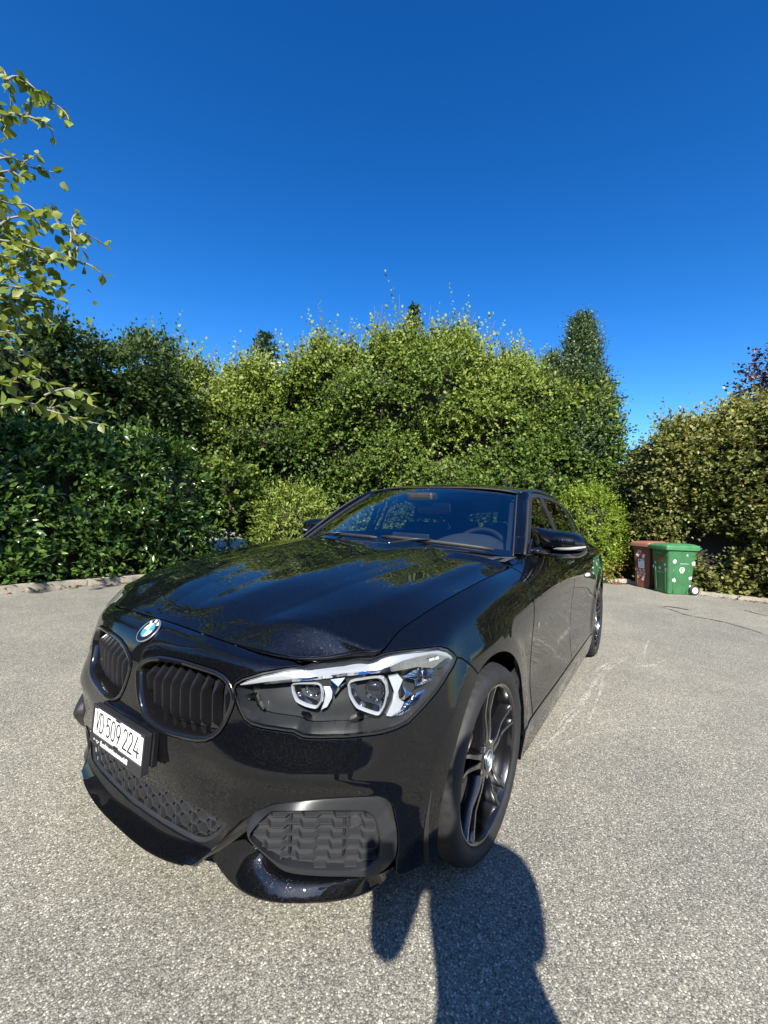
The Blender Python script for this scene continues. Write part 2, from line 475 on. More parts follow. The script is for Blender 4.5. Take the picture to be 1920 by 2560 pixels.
SIDE = [   # x, then (z, y) per row
 (.20,  [(.868,.702),(.851,.730),(.817,.775),(.762,.812),(.68,.836),(.59,.852),(.48,.866),(.45,.868),(.42,.869),(.38,.868),(.32,.866),(.25,.860),(.19,.85)]),
 (.00,  [(.897,.712),(.882,.742),(.850,.788),(.79,.826),(.70,.848),(.60,.860),(.50,.868),(.46,.869),(.42,.870),(.38,.870),(.32,.869),(.25,.866),(.19,.856)]),
 (-.22, [(.920,.722),(.906,.751),(.875,.797),(.82,.835),(.73,.856),(.62,.861),(.52,.862),(.46,.862),(.41,.863),(.36,.866),(.31,.868),(.265,.871),(.16,.860)]),
 (-.50, [(.942,.728),(.927,.752),(.90,.800),(.85,.840),(.76,.860),(.65,.859),(.54,.854),(.47,.853),(.41,.855),(.36,.861),(.32,.866),(.275,.871),(.15,.862)]),
 (-.95, [(1.000,.765),(.980,.785),(.935,.817),(.88,.850),(.79,.864),(.67,.859),(.55,.853),(.48,.852),(.42,.854),(.36,.862),(.32,.868),(.275,.873),(.15,.864)]),
 (-1.45,[(1.012,.770),(.992,.788),(.945,.823),(.89,.860),(.80,.871),(.68,.863),(.56,.855),(.48,.854),(.42,.856),(.36,.863),(.32,.868),(.275,.873),(.15,.864)]),
 (-1.95,[(1.027,.763),(1.007,.785),(.955,.828),(.905,.868),(.82,.880),(.69,.872),(.57,.863),(.49,.861),(.43,.862),(.37,.866),(.32,.870),(.275,.874),(.15,.864)]),
 (-2.35,[(1.042,.733),(1.017,.765),(.96,.824),(.91,.872),(.83,.886),(.70,.883),(.58,.877),(.50,.875),(.44,.873),(.38,.872),(.32,.872),(.27,.872),(.16,.860)]),
 (-2.69,[(1.050,.688),(1.022,.730),(.965,.803),(.91,.860),(.83,.881),(.70,.883),(.58,.880),(.50,.878),(.44,.876),(.38,.874),(.32,.872),(.25,.868),(.19,.855)]),
 (-3.05,[(1.045,.640),(1.015,.690),(.96,.765),(.90,.815),(.83,.838),(.70,.850),(.58,.852),(.50,.850),(.44,.848),(.38,.845),(.32,.84),(.25,.83),(.19,.81)]),
 (-3.32,[(1.020,.600),(.995,.640),(.95,.690),(.89,.730),(.82,.750),(.70,.775),(.58,.790),(.50,.790),(.44,.785),(.38,.78),(.32,.77),(.25,.75),(.19,.72)]),
]
TAIL = [   # (x, y) scale positions closing the rear
 (-3.46, .50, [1.00,.98,.94,.88,.81,.70,.58,.50,.44,.38,.32,.25,.19], [-.10,-.08,-.05,-.03,-.02,-.02,.02,.02,.02,.02,.01,-.01,-.03]),
 (-3.49, .00, [1.00,.98,.94,.88,.81,.70,.58,.50,.44,.38,.32,.25,.19], [-.10,-.08,-.05,-.03,-.02,-.02,.03,.03,.03,.03,.02,0,-.03]),
]
SHUT = [('c1', 655, 184, 0), ('c1', 840, 248, .156), ('c1', 1000, 305, .272), ('c1', 1150, 357, .35), ('c1', 1300, 405, .425),
        ('c7', 478, 192, .51), ('c7', 700, 201, .582), ('c7', 900, 174, .65), ('c7', 1035, 148, .698), ('c4', 540, 806, .706),
        ('c4', 615, 735, .714), ('c4', 745, 650, .729), ('c4', 890, 566, .742), ('c4', 1000, 510, .750), ('c4', 1108, 462, .753)]
def build_field():
    cols = []
    for y, rows in FRONT:
        n = plan_n(y); x = plan_pt(y)
        cols.append([(x + n[0]*o, y + n[1]*o, z) for z, o in rows])
    for x, rows in SIDE: cols.append([(x, y, z) for z, y in rows])
    for x, y, zs, dx in TAIL: cols.append([(x - d, y, z) for z, d in zip(zs, dx)])
    C = np.array(cols)
    for i, (k, X, Y, y) in enumerate(SHUT):                 # the bonnet's shut line, as far back as the screen pillar
        C[i, 1] = at(px(k, X, Y), y=y)
        C[i, 0] = C[i, 1] + (C[i, 1] - C[i, 2]) * .4
    mid = C[:, 7, :2]
    U = np.concatenate([[0], np.cumsum(np.linalg.norm(np.diff(mid, axis=0), axis=1))])
    V = np.array([0, .03, .065, .112, .175, .25, .34, .37, .407, .445, .505, .57, .66])
    Cm = np.concatenate([C[:0:-1] * [1, -1, 1], C]); Um = np.concatenate([-U[:0:-1], U])
    return Cm, Um, V, U
def flare(P, uv):
    """wheel arch lips stand proud of the flank"""
    s = np.sign(uv[:, 0])
    out = P.copy()
    for hx, a in ((HUBX, .013), (HUBX - WB, .013)):
        r = np.hypot(P[:, 0] - hx, P[:, 2] - HUBZ)
        t = np.clip((.50 - r) / .088, 0, 1)**2
        w = np.clip((P[:, 2] - .18)/.2, 0, 1)
        out[:, 1] += s * a * t * w
    return out
_CP, _UM, _VV, _UL = build_field()
FIELD = Surf(_CP, _UM, _VV, flare)
NF = len(FRONT)
UCOL = {('f', i): _UL[i] for i in range(NF)}
def u_at_x(x):      # column parameter along the flank
    xs = [c[0] for c in SIDE]; return float(np.interp(-x, [-a for a in xs], _UL[NF:NF+len(SIDE)]))
def uv_xz(pts, umin=-.1, umax=9, near=None):
    """points given by (x, z) on the left flank -> (u, v) on the skin"""
    if not hasattr(FIELD, 'T'): FIELD.table()
    ok = (FIELD.T[:, 0] >= umin) & (FIELD.T[:, 0] <= umax); T = FIELD.T[ok]; Q = FIELD.P[ok][:, [0, 2]]
    res = []
    for p in np.atleast_2d(np.asarray(pts, float)):
        uv = T[np.argmin(((Q - p)**2).sum(1))].copy()
        for _ in range(12):
            e = 1e-4; P = FIELD(np.array([uv, uv+[e, 0], uv+[0, e]]))[:, [0, 2]]
            J = np.stack([(P[1]-P[0])/e, (P[2]-P[0])/e], 1)
            st = np.linalg.lstsq(J.T @ J + np.eye(2)*1e-6, J.T @ (p - P[0]), rcond=None)[0]
            uv = np.clip(uv + np.clip(st, -.05, .05), [umin, FIELD.V[0]], [min(umax, FIELD.U[-1]), FIELD.V[-1]])
        res.append(uv)
    return np.array(res)
def arc(hx, r, a0, a1, n=40):
    a = np.radians(np.linspace(a0, a1, n)); return np.stack([hx + r*np.cos(a), HUBZ + r*np.sin(a)], 1)
V1 = FIELD.V[1]; VB = FIELD.V[11]; VE = FIELD.V[12]
def fpx(k, pts, **kw): return FIELD.from_px(pxs(k, pts), umin=-.1, umax=kw.get('umax', 4.6))
def vline(u0, u1, v, n=40): return np.stack([np.linspace(u0, u1, n), np.full(n, v)], 1)
FIELD.table(nu=521, nv=110)

# ------------------------------------------------------------------ car: materials
M = {}
def paint_material():
    m_ = mat("black metallic paint", (.0022, .0025, .0035), .30, 0, coat=1.0, coat_rough=.006, spec=.02, **{'Coat IOR': 1.55})
    nt = NT(m_); v = nt.n("ShaderNodeTexVoronoi"); v.inputs["Scale"].default_value = 1500
    nt.l(coords(nt), v.inputs["Vector"])
    fl = nt.ramp(v.outputs["Color"], [(0, (0, 0, 0)), (.90, (0, 0, 0)), (.97, (1, 1, 1))])
    nt.l(nt.mix(fl, (.0022, .0025, .0035), (.085, .095, .115)), nt.b.inputs["Base Color"])
    nt.l(nt.math('MULTIPLY', fl, .85), nt.b.inputs["Metallic"])
    # each flake lies at its own angle under the lacquer
    nm = nt.n("ShaderNodeVectorMath", operation='SUBTRACT'); nt.l(v.outputs["Color"], nm.inputs[0]); nm.inputs[1].default_value = (.5, .5, .5)
    sc = nt.n("ShaderNodeVectorMath", operation='SCALE'); nt.l(nm.outputs[0], sc.inputs[0]); sc.inputs["Scale"].default_value = .55
    gn = nt.n("ShaderNodeNewGeometry"); ad = nt.n("ShaderNodeVectorMath", operation='ADD'); nt.l(gn.outputs["Normal"], ad.inputs[0]); nt.l(sc.outputs[0], ad.inputs[1])
    no = nt.n("ShaderNodeVectorMath", operation='NORMALIZE'); nt.l(ad.outputs[0], no.inputs[0]); nt.l(no.outputs[0], nt.b.inputs["Normal"])
    return m_
M['paint'] = paint_material()
M['gloss'] = mat("gloss black plastic", (.006, .006, .007), .08, coat=.6)
def satin(name, c, rough):
    m_ = mat(name, c, rough); nt = NT(m_); nz = nt.noise(900, 3, .6, coords(nt)); nt.bump(nz.outputs[0], .12, .001)
    n2 = nt.noise(9, 4, .6, coords(nt)); nt.l(nt.ramp(n2.outputs[0], [(.3, (rough*.85,)*3), (.7, (min(1, rough*1.15),)*3)]), nt.b.inputs["Roughness"]); return m_
M['satin'] = satin("satin black plastic", (.018, .019, .021), .42)
M['grained'] = satin("grained dark plastic", (.030, .031, .033), .5)
M['slat'] = satin("satin grille black", (.010, .010, .012), .26)
M['slatedge'] = mat('smooth dark plastic', (.030, .031, .033), .24, spec=.5)
M['lampgrey'] = satin('dark lamp housing', (.024, .026, .028), .30)
M['rubber'] = satin("black rubber", (.022, .022, .023), .62)
def tyre_material():
    m_ = mat("tyre rubber", (.014, .014, .015), .68); nt = NT(m_)
    n = nt.noise(30, 5, .65, coords(nt)); nt.l(nt.ramp(n.outputs[0], [(.3, (.011, .011, .012)), (.75, (.021, .020, .019))]), nt.b.inputs["Base Color"])
    n2 = nt.noise(260, 3, .6, coords(nt)); nt.bump(n2.outputs[0], .15, .002); return m_
M['tyre'] = tyre_material()
M['rim'] = mat("gloss black alloy", (.006, .006, .007), .22, 0, coat=.9, coat_rough=.04)
M['disc'] = mat("worn brake disc steel", (.34, .31, .29), .38, 1.0)
M['caliper'] = mat("dark blue caliper paint", (.01, .03, .14), .3, coat=.4)
M['dark'] = mat("unlit black cavity", (.004, .004, .004), .9)
M['liner'] = satin("arch liner felt", (.014, .014, .014), .85)
M['steel'] = mat("bright steel", (.62, .62, .63), .22, 1.0)
M['chrome'] = mat("mirror chrome", (.80, .81, .83), .05, 1.0)
M['silver'] = mat("satin silver trim", (.74, .75, .77), .30, .85)
M['brow'] = mat("satin lamp brow", (.42, .43, .44), .28, .35)
M['drl'] = mat("frosted light guide", (.36, .38, .40), .25, 0, coat=.5, spec=.6)
M['white'] = mat("white enamel", (.80, .80, .79), .3, coat=.4)
M['blue'] = mat("light blue enamel", (.03, .27, .62), .25, coat=.6)
M['red'] = mat("red enamel", (.62, .03, .035), .3, coat=.5)
M['black'] = mat("black enamel", (.006, .006, .006), .2, coat=.6)
M['plate'] = mat("reflective plate white", (.80, .81, .80), .35, coat=.2)
M['ink'] = mat("plate black", (.012, .012, .012), .4)
M['glass'] = clear_glass("windscreen glass", (.74, .84, .86), 3.1)
M['glass2'] = clear_glass("tinted side glass", (.62, .70, .68), 1.7)
M['glass3'] = clear_glass("dark rear glass", (.5, .56, .55), 1.7)
M['lens'] = clear_glass("clear lamp lens", (.95, .96, .97), 1.6)
M['cabin'] = satin("cabin dark plastic", (.020, .021, .023), .6)
M['dash'] = satin("soft dashboard skin", (.045, .047, .05), .65)
M['leather'] = mat("black leather", (.02, .02, .02), .42)
M['seat'] = satin("dark seat cloth", (.02, .02, .022), .8)
M['eyeglass'] = mat("dark projector glass", (.02, .022, .026), .03, 0, coat=1.0, coat_rough=0)

# ------------------------------------------------------------------ car: nose, flanks, bonnet
car = thing('parked_car', "black metallic hatchback with black kidney grille parked on the asphalt", 'car')
HL_TOP = [(520,222),(640,205),(800,190),(950,165),(1035,150)]
HL_TOP2 = [(1035,150),(1150,125),(1300,108),(1440,95),(1500,110),(1540,140),(1560,170)]
HL_LOW = [(1560,170),(1545,215),(1500,290),(1450,370),(1380,460),(1300,550),(1240,610),(1150,655),(1050,685),(930,700),(800,712),(740,712),(640,715),(560,712),(520,706),(460,675),
          (350,660),(250,645),(180,625),(130,590),(100,530),(75,460),(58,410),(55,375),(70,340),(120,310),(250,270),(400,240),(520,222)]
uv_corner = np.array([float(fpx('c7', [(462, 176)])[0][0]), V1])
uv_top = fpx('c7', HL_TOP); uv_top2 = fpx('c7', HL_TOP2); uv_low = fpx('c7', HL_LOW)
u_bend = uv_top[-1][0]
uv_seam = fpx('c3', [(455,252),(490,275),(550,330),(580,370)])
seam_end = uv_xz([(.148, HUBZ + math.sqrt(.352**2 - (.148-HUBX)**2))])
uv_archf = uv_xz(arc(HUBX, .352, math.degrees(math.acos((.148-HUBX)/.352)), -24, 30))
uv_archr = uv_xz(arc(HUBX, .360, math.degrees(math.acos((.148-HUBX)/.360)), 190, 46))
# beak edge, intake edge (left half)
uv_beak = fpx('b1', [(1185,1165),(1260,1110),(1400,1000),(1560,835),(1660,738)])
uv_fog = fpx('b2', [(435,130),(520,95),(700,75),(900,52),(1100,40),(1270,32),(1325,46),(1365,85),(1388,135),(1400,200),(1412,280),(1418,350),(1412,440),(1400,490)])
GR_T = [(500,225),(700,320),(850,398),(1000,470),(1200,570),(1350,640),(1450,705),(1530,762)]
GR_B = [(1500,800),(1450,862),(1380,912),(1320,935),(1250,930),(1180,900),(1100,860),(1000,802),(900,740),(700,600),(600,520)]
uv_gt = fpx('b1', GR_T); uv_gb = fpx('b1', GR_B)
uv_gt = uv_gt[uv_gt[:, 0] > .02]; uv_gb = uv_gb[uv_gb[:, 0] > .02]
uv_gt = np.vstack([[0, uv_gt[0][1] - .002], uv_gt]); uv_gb = np.vstack([uv_gb, [0, uv_gb[-1][1] + .002]])
half_grille = np.vstack([uv_gt, uv_gb])
def sym(half):   # closes a left half that starts and ends on the centre line
    return np.vstack([half, (half*[-1, 1])[::-1][1:-1]])
KID = [(525,640),(540,590),(590,535),(680,495),(790,485),(900,500),(1050,535),(1200,590),(1350,645),(1450,700),(1510,760),(1545,830),(1565,900),(1565,980),(1545,1080),(1510,1180),(1460,1290),
       (1400,1380),(1330,1440),(1250,1475),(1150,1475),(1030,1450),(900,1415),(780,1370),(700,1310),(640,1250),(590,1180),(555,1090),(530,950),(520,800),(520,700)]
uv_kid = fpx('c8', KID)
uv_kid = uv_kid + [max(0, .012 - uv_kid[:, 0].min()), 0]
half = np.vstack([[[0, V1]], vline(.04, uv_corner[0], V1, 24), uv_low[::-1], uv_top2[-1:], uv_seam, uv_archf,
                  [[uv_archf[-1][0] - .012, uv_archf[-1][1] + .02]], [[uv_archf[-1][0] - .05, VE - .03]], [[uv_fog[-1][0] + .03, VE - .012]], [[uv_fog[-1][0] + .004, VE - .02]], uv_fog[::-1], uv_beak[::-1],
                  [[uv_beak[0][0] - .006, uv_beak[0][1]*.6 + VE*.4]], [[uv_beak[0][0] - .030, uv_beak[0][1]*.2 + VE*.8]], [[uv_beak[0][0] - .065, VE]], [[0, VE]]])
bumper = panel(FIELD, sym(half), [sym(half_grille), uv_kid, (uv_kid*[-1, 1])[::-1]], step=.017, nsign=-1, depth=.02)
front_bumper = sheet_object('front_bumper', [bumper], M['paint'], car)

fender_uv = np.vstack([vline(u_bend, u_at_x(-.515), V1, 40), [[u_at_x(-.52), VB]], [[uv_archr[-1][0], VB]], uv_archr[::-1], uv_seam[::-1], uv_top2[::-1]])
fender = panel(FIELD, fender_uv, step=.017, nsign=-1)
door_f = panel(FIELD, np.vstack([vline(u_at_x(-.522), u_at_x(-1.46), V1 - .004, 30), [[u_at_x(-1.45), VB]], [[u_at_x(-.527), VB]]]), step=.022, nsign=-1)
arch_r = uv_xz(arc(HUBX - WB, .36, -12, 112, 46), umin=2.5)
i_top = int(np.argmin(np.abs(FIELD(arch_r)[:, 0] - (-2.56))))
door_r = panel(FIELD, np.vstack([vline(u_at_x(-1.465), u_at_x(-2.30), V1 - .004, 30), [[u_at_x(-2.36), FIELD.V[4]]], [[u_at_x(-2.31), FIELD.V[6]]], uv_xz(arc(HUBX-WB, .40, 35, -5, 12), umin=2.5),
                               [[u_at_x(-2.27), VB]], [[u_at_x(-1.455), VB]]]), step=.025, nsign=-1)
arch_r2 = uv_xz(arc(HUBX - WB, .36, 0, 190, 60), umin=2.5)
quarter = panel(FIELD, np.vstack([vline(u_at_x(-2.304), FIELD.U[-1], V1 - .004, 40), [[FIELD.U[-1], VE]], [[arch_r2[-1][0], VE]], arch_r2[::-1], [[u_at_x(-2.286), VB]],
                                uv_xz(arc(HUBX-WB, .398, -5, 35, 12), umin=2.5), [[u_at_x(-2.314), FIELD.V[6]]], [[u_at_x(-2.364), FIELD.V[4]]]]), step=.03, nsign=-1)
sill = panel(FIELD, np.vstack([[[uv_archr[-1][0] + .01, VB - .008]], [[u_at_x(-2.30), VB - .008]], [[u_at_x(-2.30), VE]], [[uv_archr[-1][0] + .01, VE]]]), step=.03, nsign=-1, lift=.004, depth=.06)
doors = []
for fl in (False, True):
    sheet_object('fender', [fender], M['paint'], car, flip=fl)
    doors.append(sheet_object('front_door', [door_f], M['paint'], car, flip=fl)); doors.append(sheet_object('rear_door', [door_r], M['paint'], car, flip=fl))
    sheet_object('rear_quarter_panel', [quarter], M['paint'], car, flip=fl)
    sheet_object('side_skirt', [sill], M['paint'], car, flip=fl)

# bonnet: lines running back over it, y mirrored; the outer line is the shut line itself
BON = [  # centre, first crease, middle, second crease
 [(.630,0,.791),(.622,.15,.791),(.603,.31,.787),(.570,.455,.774)],
 [(.560,0,.824),(.550,.16,.825),(.535,.335,.819),(.510,.505,.803)],
 [(.440,0,.863),(.430,.19,.863),(.42,.37,.853),(.405,.553,.829)],
 [(.250,0,.908),(.240,.23,.905),(.24,.405,.894),(.225,.592,.865)],
 [(.030,0,.948),(.020,.27,.943),(.01,.44,.928),(.005,.620,.896)],
 [(-.18,0,.976),(-.20,.30,.972),(-.22,.48,.957),(-.26,.652,.932)],
 [(-.37,0,.995),(-.40,.33,.993),(-.43,.50,.980),(-.50,.675,.951)]]
EDGE_U = [.685, u_bend, None, None, None, None, None]
edge_x = [None, None, .385, .20, -.02, -.214, -.515]
us_ = np.linspace(.2, 2.4, 1500); xs_ = FIELD(np.stack([us_, np.full_like(us_, V1)], 1))[:, 0]
rows = []
u_edges = []
for i in range(7):
    ue = EDGE_U[i] if EDGE_U[i] is not None else us_[np.argmin(np.abs(xs_ - edge_x[i]) + (us_ < u_bend)*9)]
    u_edges.append(ue)
ufront = [0, .155, .33, .455, uv_corner[0]]
r0 = FIELD(np.stack([ufront, [V1]*5], 1))
rows.append([tuple(r0[i]) for i in range(5)])
for i in range(7): rows.append(BON[i] + [tuple(FIELD([[u_edges[i], V1]])[0])])
rows = np.array(rows)
Bcp = np.concatenate([rows[:, :0:-1]*[1, -1, 1], rows], axis=1)      # across: right edge .. left edge
bu = np.array([0, .05, .14, .28, .52, .78, 1.04, 1.30])
bv = np.array([-.72, -.60, -.42, -.24, 0, .24, .42, .60, .72])
edge_fine_u = np.concatenate([np.interp(np.linspace(0, 1.30, 261), bu, [uv_corner[0]] + u_edges)])
_edge_fine = FIELD(np.stack([edge_fine_u, np.full(261, V1)], 1))
_k = np.clip((edge_fine_u - uv_corner[0])/(u_bend - uv_corner[0]), 0, 1.25)
_edge_fine[:, 2] += np.interp(_k, [0, .3, .8, 1.0, 1.22], [.008, .015, .020, .014, 0])          # the bonnet's front lip stands above the lamp
_front_fine_u = np.linspace(0, uv_corner[0], 101); _front_fine = FIELD(np.stack([_front_fine_u, np.full(101, V1)], 1)); _front_fine[:, 2] += np.interp(np.arange(101), [0, 60, 100], [0, .001, .008])
_base = Surf(Bcp, bu, bv)
def bonnet_fn(u, v):
    uv = np.stack([u, v], 1); P = _base(uv)
    # pull the rim exactly onto the shut line
    av = np.abs(v); s = np.sign(v)
    E0 = _base(np.stack([u, np.full_like(u, .72)], 1)); k = np.clip(u/1.30*260, 0, 260)
    E1 = np.stack([np.interp(k, np.arange(261), _edge_fine[:, c]) for c in range(3)], 1)
    w = np.clip((av - .40)/.32, 0, 1)**2
    D = (E1 - E0)*w[:, None]; D[:, 1] *= s; P = P + D
    F0 = _base(np.stack([np.zeros_like(u), av], 1)); kf = np.interp(av, [0, .24, .42, .60, .72], ufront)/uv_corner[0]*100
    F1 = np.stack([np.interp(kf, np.arange(101), _front_fine[:, c]) for c in range(3)], 1)
    w2 = np.clip(1 - u/.12, 0, 1)**2 * (1 - np.clip((av-.60)/.12, 0, 1))
    D = (F1 - F0)*w2[:, None]; D[:, 1] *= s; P = P + D
    # pressed creases
    P[:, 2] += BON_K2*(np.sqrt((.16)**2 + .02**2) - np.sqrt(np.minimum(np.abs(av - .60), .16)**2 + .02**2))*np.clip(u/.2, 0, 1)*np.clip((.72-av)/.1, 0, 1)*np.clip((1.32-u)/.2, 0, 1)
    P[:, 2] += BON_K1*(np.sqrt((.14)**2 + .016**2) - np.sqrt(np.minimum(np.abs(av - .24), .14)**2 + .016**2))*np.clip(u/.15, 0, 1)
    return P
BON_K2, BON_K1 = .085, .045
BONNET = FSurf(bonnet_fn, 0, 1.30, -.72, .72)
bon_outer = np.vstack([np.stack([np.zeros(40), np.linspace(-.72, .72, 40)], 1), np.stack([np.linspace(.02, 1.30, 60), np.full(60, .72)], 1),
                       np.stack([np.full(40, 1.30), np.linspace(.70, -.70, 40)], 1), np.stack([np.linspace(1.30, .02, 60), np.full(60, -.72)], 1)])
bn = panel(BONNET, bon_outer, step=.022, nsign=1, depth=.026)
chk = bn[2][:50, 2].mean()
if chk < 0: bn = panel(BONNET, bon_outer, step=.022, nsign=-1, depth=.026)
# the front lip turns down to the lamp
kk = np.arange(0, 150); up_ = _edge_fine[kk] ; lowz = FIELD(np.stack([edge_fine_u[kk], np.full(len(kk), V1)], 1))
fr_ = FIELD(np.stack([np.linspace(uv_corner[0]*.55, uv_corner[0], 50), np.full(50, V1)], 1)); fru = fr_.copy(); fru[:, 2] += np.interp(np.linspace(.55, 1, 50), [.6, 1], [.001, .008])
up_ = np.vstack([fru[:-1], up_]); lowz = np.vstack([fr_[:-1], lowz])
tt_ = np.gradient(up_, axis=0); on_ = np.stack([tt_[:, 1], -tt_[:, 0], 0*tt_[:, 0]], 1); on_ /= np.linalg.norm(on_, axis=1)[:, None]; on_ = np.where((on_[:, :1] + on_[:, 1:2]) < 0, -on_, on_)
keep = (up_[:, 2] - lowz[:, 2]) > .0012
lipG = np.array([up_ - on_*.004 + [0, 0, .0008], up_ + on_*.0005 - [0, 0, .0012], up_*.6 + lowz*.4 + on_*.0015, lowz - on_*.001 + [0, 0, .0005], lowz - on_*.012 - [0, 0, .004]])[:, keep]
for sd in (0, 1): MB().grid(lipG, 0, True).build('bonnet_lip', M['paint'], car, flipy=bool(sd), auto=70)
bonnet = sheet_object('bonnet', [bn], M['paint'], car)
# ------------------------------------------------------------------ car: grilles, plate, badge, splitter
def out_n(uv): return -FIELD.normals(np.atleast_2d(uv))
def fpt(uv, d=0.0):
    uv = np.atleast_2d(uv); return FIELD(uv) + out_n(uv)*d
def ring_grid(loops_d):
    """loops_d: list of (uv loop, lift) -> grid of points, closed around"""
    return np.array([fpt(l, d) for l, d in loops_d])
def flipset(mb_fn, name, mats, parent_pair, **kw):
    """build the same shape on the left and mirrored on the right"""
    out = []
    for i in (0, 1): out.append(mb_fn().build(name, mats, parent_pair[i], flipy=bool(i), **kw))
    return out
def loft_ring(loops, mats, name, parent, flipy, sharp=50):
    mb = MB().grid(np.array(loops), 0, True, close_v=True); return mb.build(name, mats, parent, flipy=flipy, auto=sharp)

kid_o = offset_loop(FIELD, resample(uv_kid, .008), .0025)
def loop_in(l, d):
    """inset a loop, then even it out"""
    r = offset_loop(FIELD, l, d)
    for _ in range(2): r = r*.5 + (np.roll(r, 1, 0) + np.roll(r, -1, 0))*.25
    return r
k1 = loop_in(kid_o, .004); k2 = loop_in(kid_o, .010); k3 = loop_in(kid_o, .0145); k4 = loop_in(kid_o, .017)
KLOOPS = [(kid_o, -.010), (kid_o, .002), (k1, .005), (k2, .004), (k3, -.003), (k4, -.016), (k4, -.055)]
kid_pair = []
for sd in (0, 1):
    g = empty('kidney_grille', parent=car)
    kid_pair.append(g)
    loft_ring([fpt(l, d) for l, d in KLOOPS], M['gloss'], 'grille_frame', g, bool(sd))
    sheet_object('grille_back', [panel(FIELD, k4, step=.03, gap=0, lift=-.054, nsign=-1, skip_flange=True)], M['dark'], g, flip=bool(sd))
    umin, umax = k4[:, 0].min(), k4[:, 0].max(); ns = 9
    for i in range(ns):
        uu = umin + (umax - umin)*(i + .62)/(ns + .25)
        cr = []
        for a, b in zip(k4, np.roll(k4, -1, 0)):
            if (a[0] - uu)*(b[0] - uu) < 0: cr.append(a[1] + (b[1]-a[1])*(uu-a[0])/(b[0]-a[0]))
        if len(cr) < 2: continue
        v0, v1 = min(cr), max(cr); mb = MB(); rowsP = []
        for t in np.linspace(0, 1, 22):
            uv = np.array([[uu, v0 + (v1 - v0)*t]]); P = FIELD(uv)[0]; N = out_n(uv)[0]
            N = N*[1, 1, 0]; N /= np.linalg.norm(N); L = np.array([-N[1], N[0], 0])
            kk = np.interp(t, [0, .10, .30, .36, .8, .93, 1], [-.044, -.034, -.012, -.010, -.018, -.034, -.049])
            wf = np.interp(t, [0, .28, .38, 1], [.0050, .0060, .0026, .0026]); wb = .0085
            rowsP.append([P + N*(kk-.032) + L*wb, P + N*(kk-.006) + L*(wf+.002), P + N*kk + L*wf, P + N*kk - L*wf*.3, P + N*(kk-.006) - L*(wf*.3+.003), P + N*(kk-.032) - L*wb])
        mb.grid(rowsP, 0, True, close_v=True); mb.build('slat', M['slat'], g, flipy=bool(sd), auto=28)

# wave slats (centre intake and side intakes)
def wave_line(s0, s1, period, amp, phase, step=.003):
    """trapezoid wave: list of (s, h)"""
    out = []; k = math.floor((s0 - phase)/period) - 1
    while True:
        b = phase + k*period
        for ds, h in ((0, 0), (.38, 0), (.5, 1), (.88, 1)):
            s = b + ds*period
            if s0 <= s <= s1: out.append((s, (h-.5)*amp))
        if b > s1: break
        k += 1
    return out
grille_c = empty('lower_grille', parent=car)
hg = half_grille.copy()
loopc = resample(sym(half_grille), .008); c1 = loop_in(loopc, .004); c2 = loop_in(loopc, .009)
loft_ring([fpt(l, d) for l, d in [(loopc, -.003), (loopc, -.006), (c1, -.006), (c2, -.010), (c2, -.055)]], M['satin'], 'grille_frame', grille_c, False)
sheet_object('grille_back', [panel(FIELD, c2, step=.03, gap=0, lift=-.052, nsign=-1, skip_flange=True)], M['dark'], grille_c)
vlo, vhi = c2[:, 1].min(), c2[:, 1].max(); nrow = 5
for r_ in range(nrow):
    vv = vlo + (vhi - vlo)*(r_ + .45)/nrow
    umx = c2[:, 0].max(); mb = MB()
    pts = wave_line(-umx, umx, .070, .0115, (.035 if r_ % 2 else 0))
    run = []
    def flush():
        if len(run) > 1:
            A = np.array(run); vs = []
            for d, dz in ((-.007, .0008), (-.006, 0), (-.007, -.0009), (-.036, -.0050), (-.036, .0010)):
                Q = fpt(A, d); Q[:, 2] += dz; vs.append(Q)
            MB().grid(np.array(vs), 0, False, close_u=True).build('slat', M['slatedge'], grille_c)
    fine = []
    for (s0, h0), (s1, h1) in zip(pts[:-1], pts[1:]):
        for t in np.linspace(0, 1, 5)[:-1]: fine.append((s0+(s1-s0)*t, h0+(h1-h0)*t))
    for s, h in fine:
        uv = np.array([s, vv - h])
        if inside(c2, uv[None])[0]: run.append(uv)
        else: flush(); run = []
    flush()
for s in np.arange(-5, 6)*.070 + .007:
    col = [np.array([s, v]) for v in np.linspace(vlo, vhi, 40)]; col = [c for c in col if inside(c2, c[None])[0]]
    if len(col) > 3:
        A = np.array([col[0], col[-1]]); mb = MB(); vs = []
        for d, du in ((-.009, .0012), (-.009, -.0012), (-.045, -.002), (-.045, .002)): vs.append(fpt(A + [du, 0], d))
        mb.grid(np.array(vs), 0, False, close_u=True); mb.build('divider', M['grained'], grille_c)

# lip under the centre intake
# side intakes
FO = pxs('b2', [(435,130),(520,95),(700,75),(900,52),(1100,40),(1270,32),(1325,46),(1365,85),(1388,135),(1400,200),(1412,280),(1418,350),(1412,440),(1395,495),(1330,570),(1240,612),(1100,607),(900,607),(700,592),(600,570),(520,510),(420,418),(350,352),(331,312),(340,270),(380,200)])
FI = pxs('b2', [(505,140),(560,138),(700,138),(900,138),(1060,140),(1165,140),(1210,155),(1240,185),(1258,230),(1270,280),(1282,340),(1290,400),(1286,440),(1262,480),(1225,515),(1160,548),(1090,556),(900,556),(740,545),(600,520),(540,488),(470,435),(395,370),(352,325),(362,290),(425,215)])
uvo = FIELD.from_px(FO, umin=-.1, umax=4.6); Po3 = fpt(uvo, -.004)
nf = np.array([.66, .75, 0.0]); nf /= np.linalg.norm(nf); ctr = Po3.mean(0)
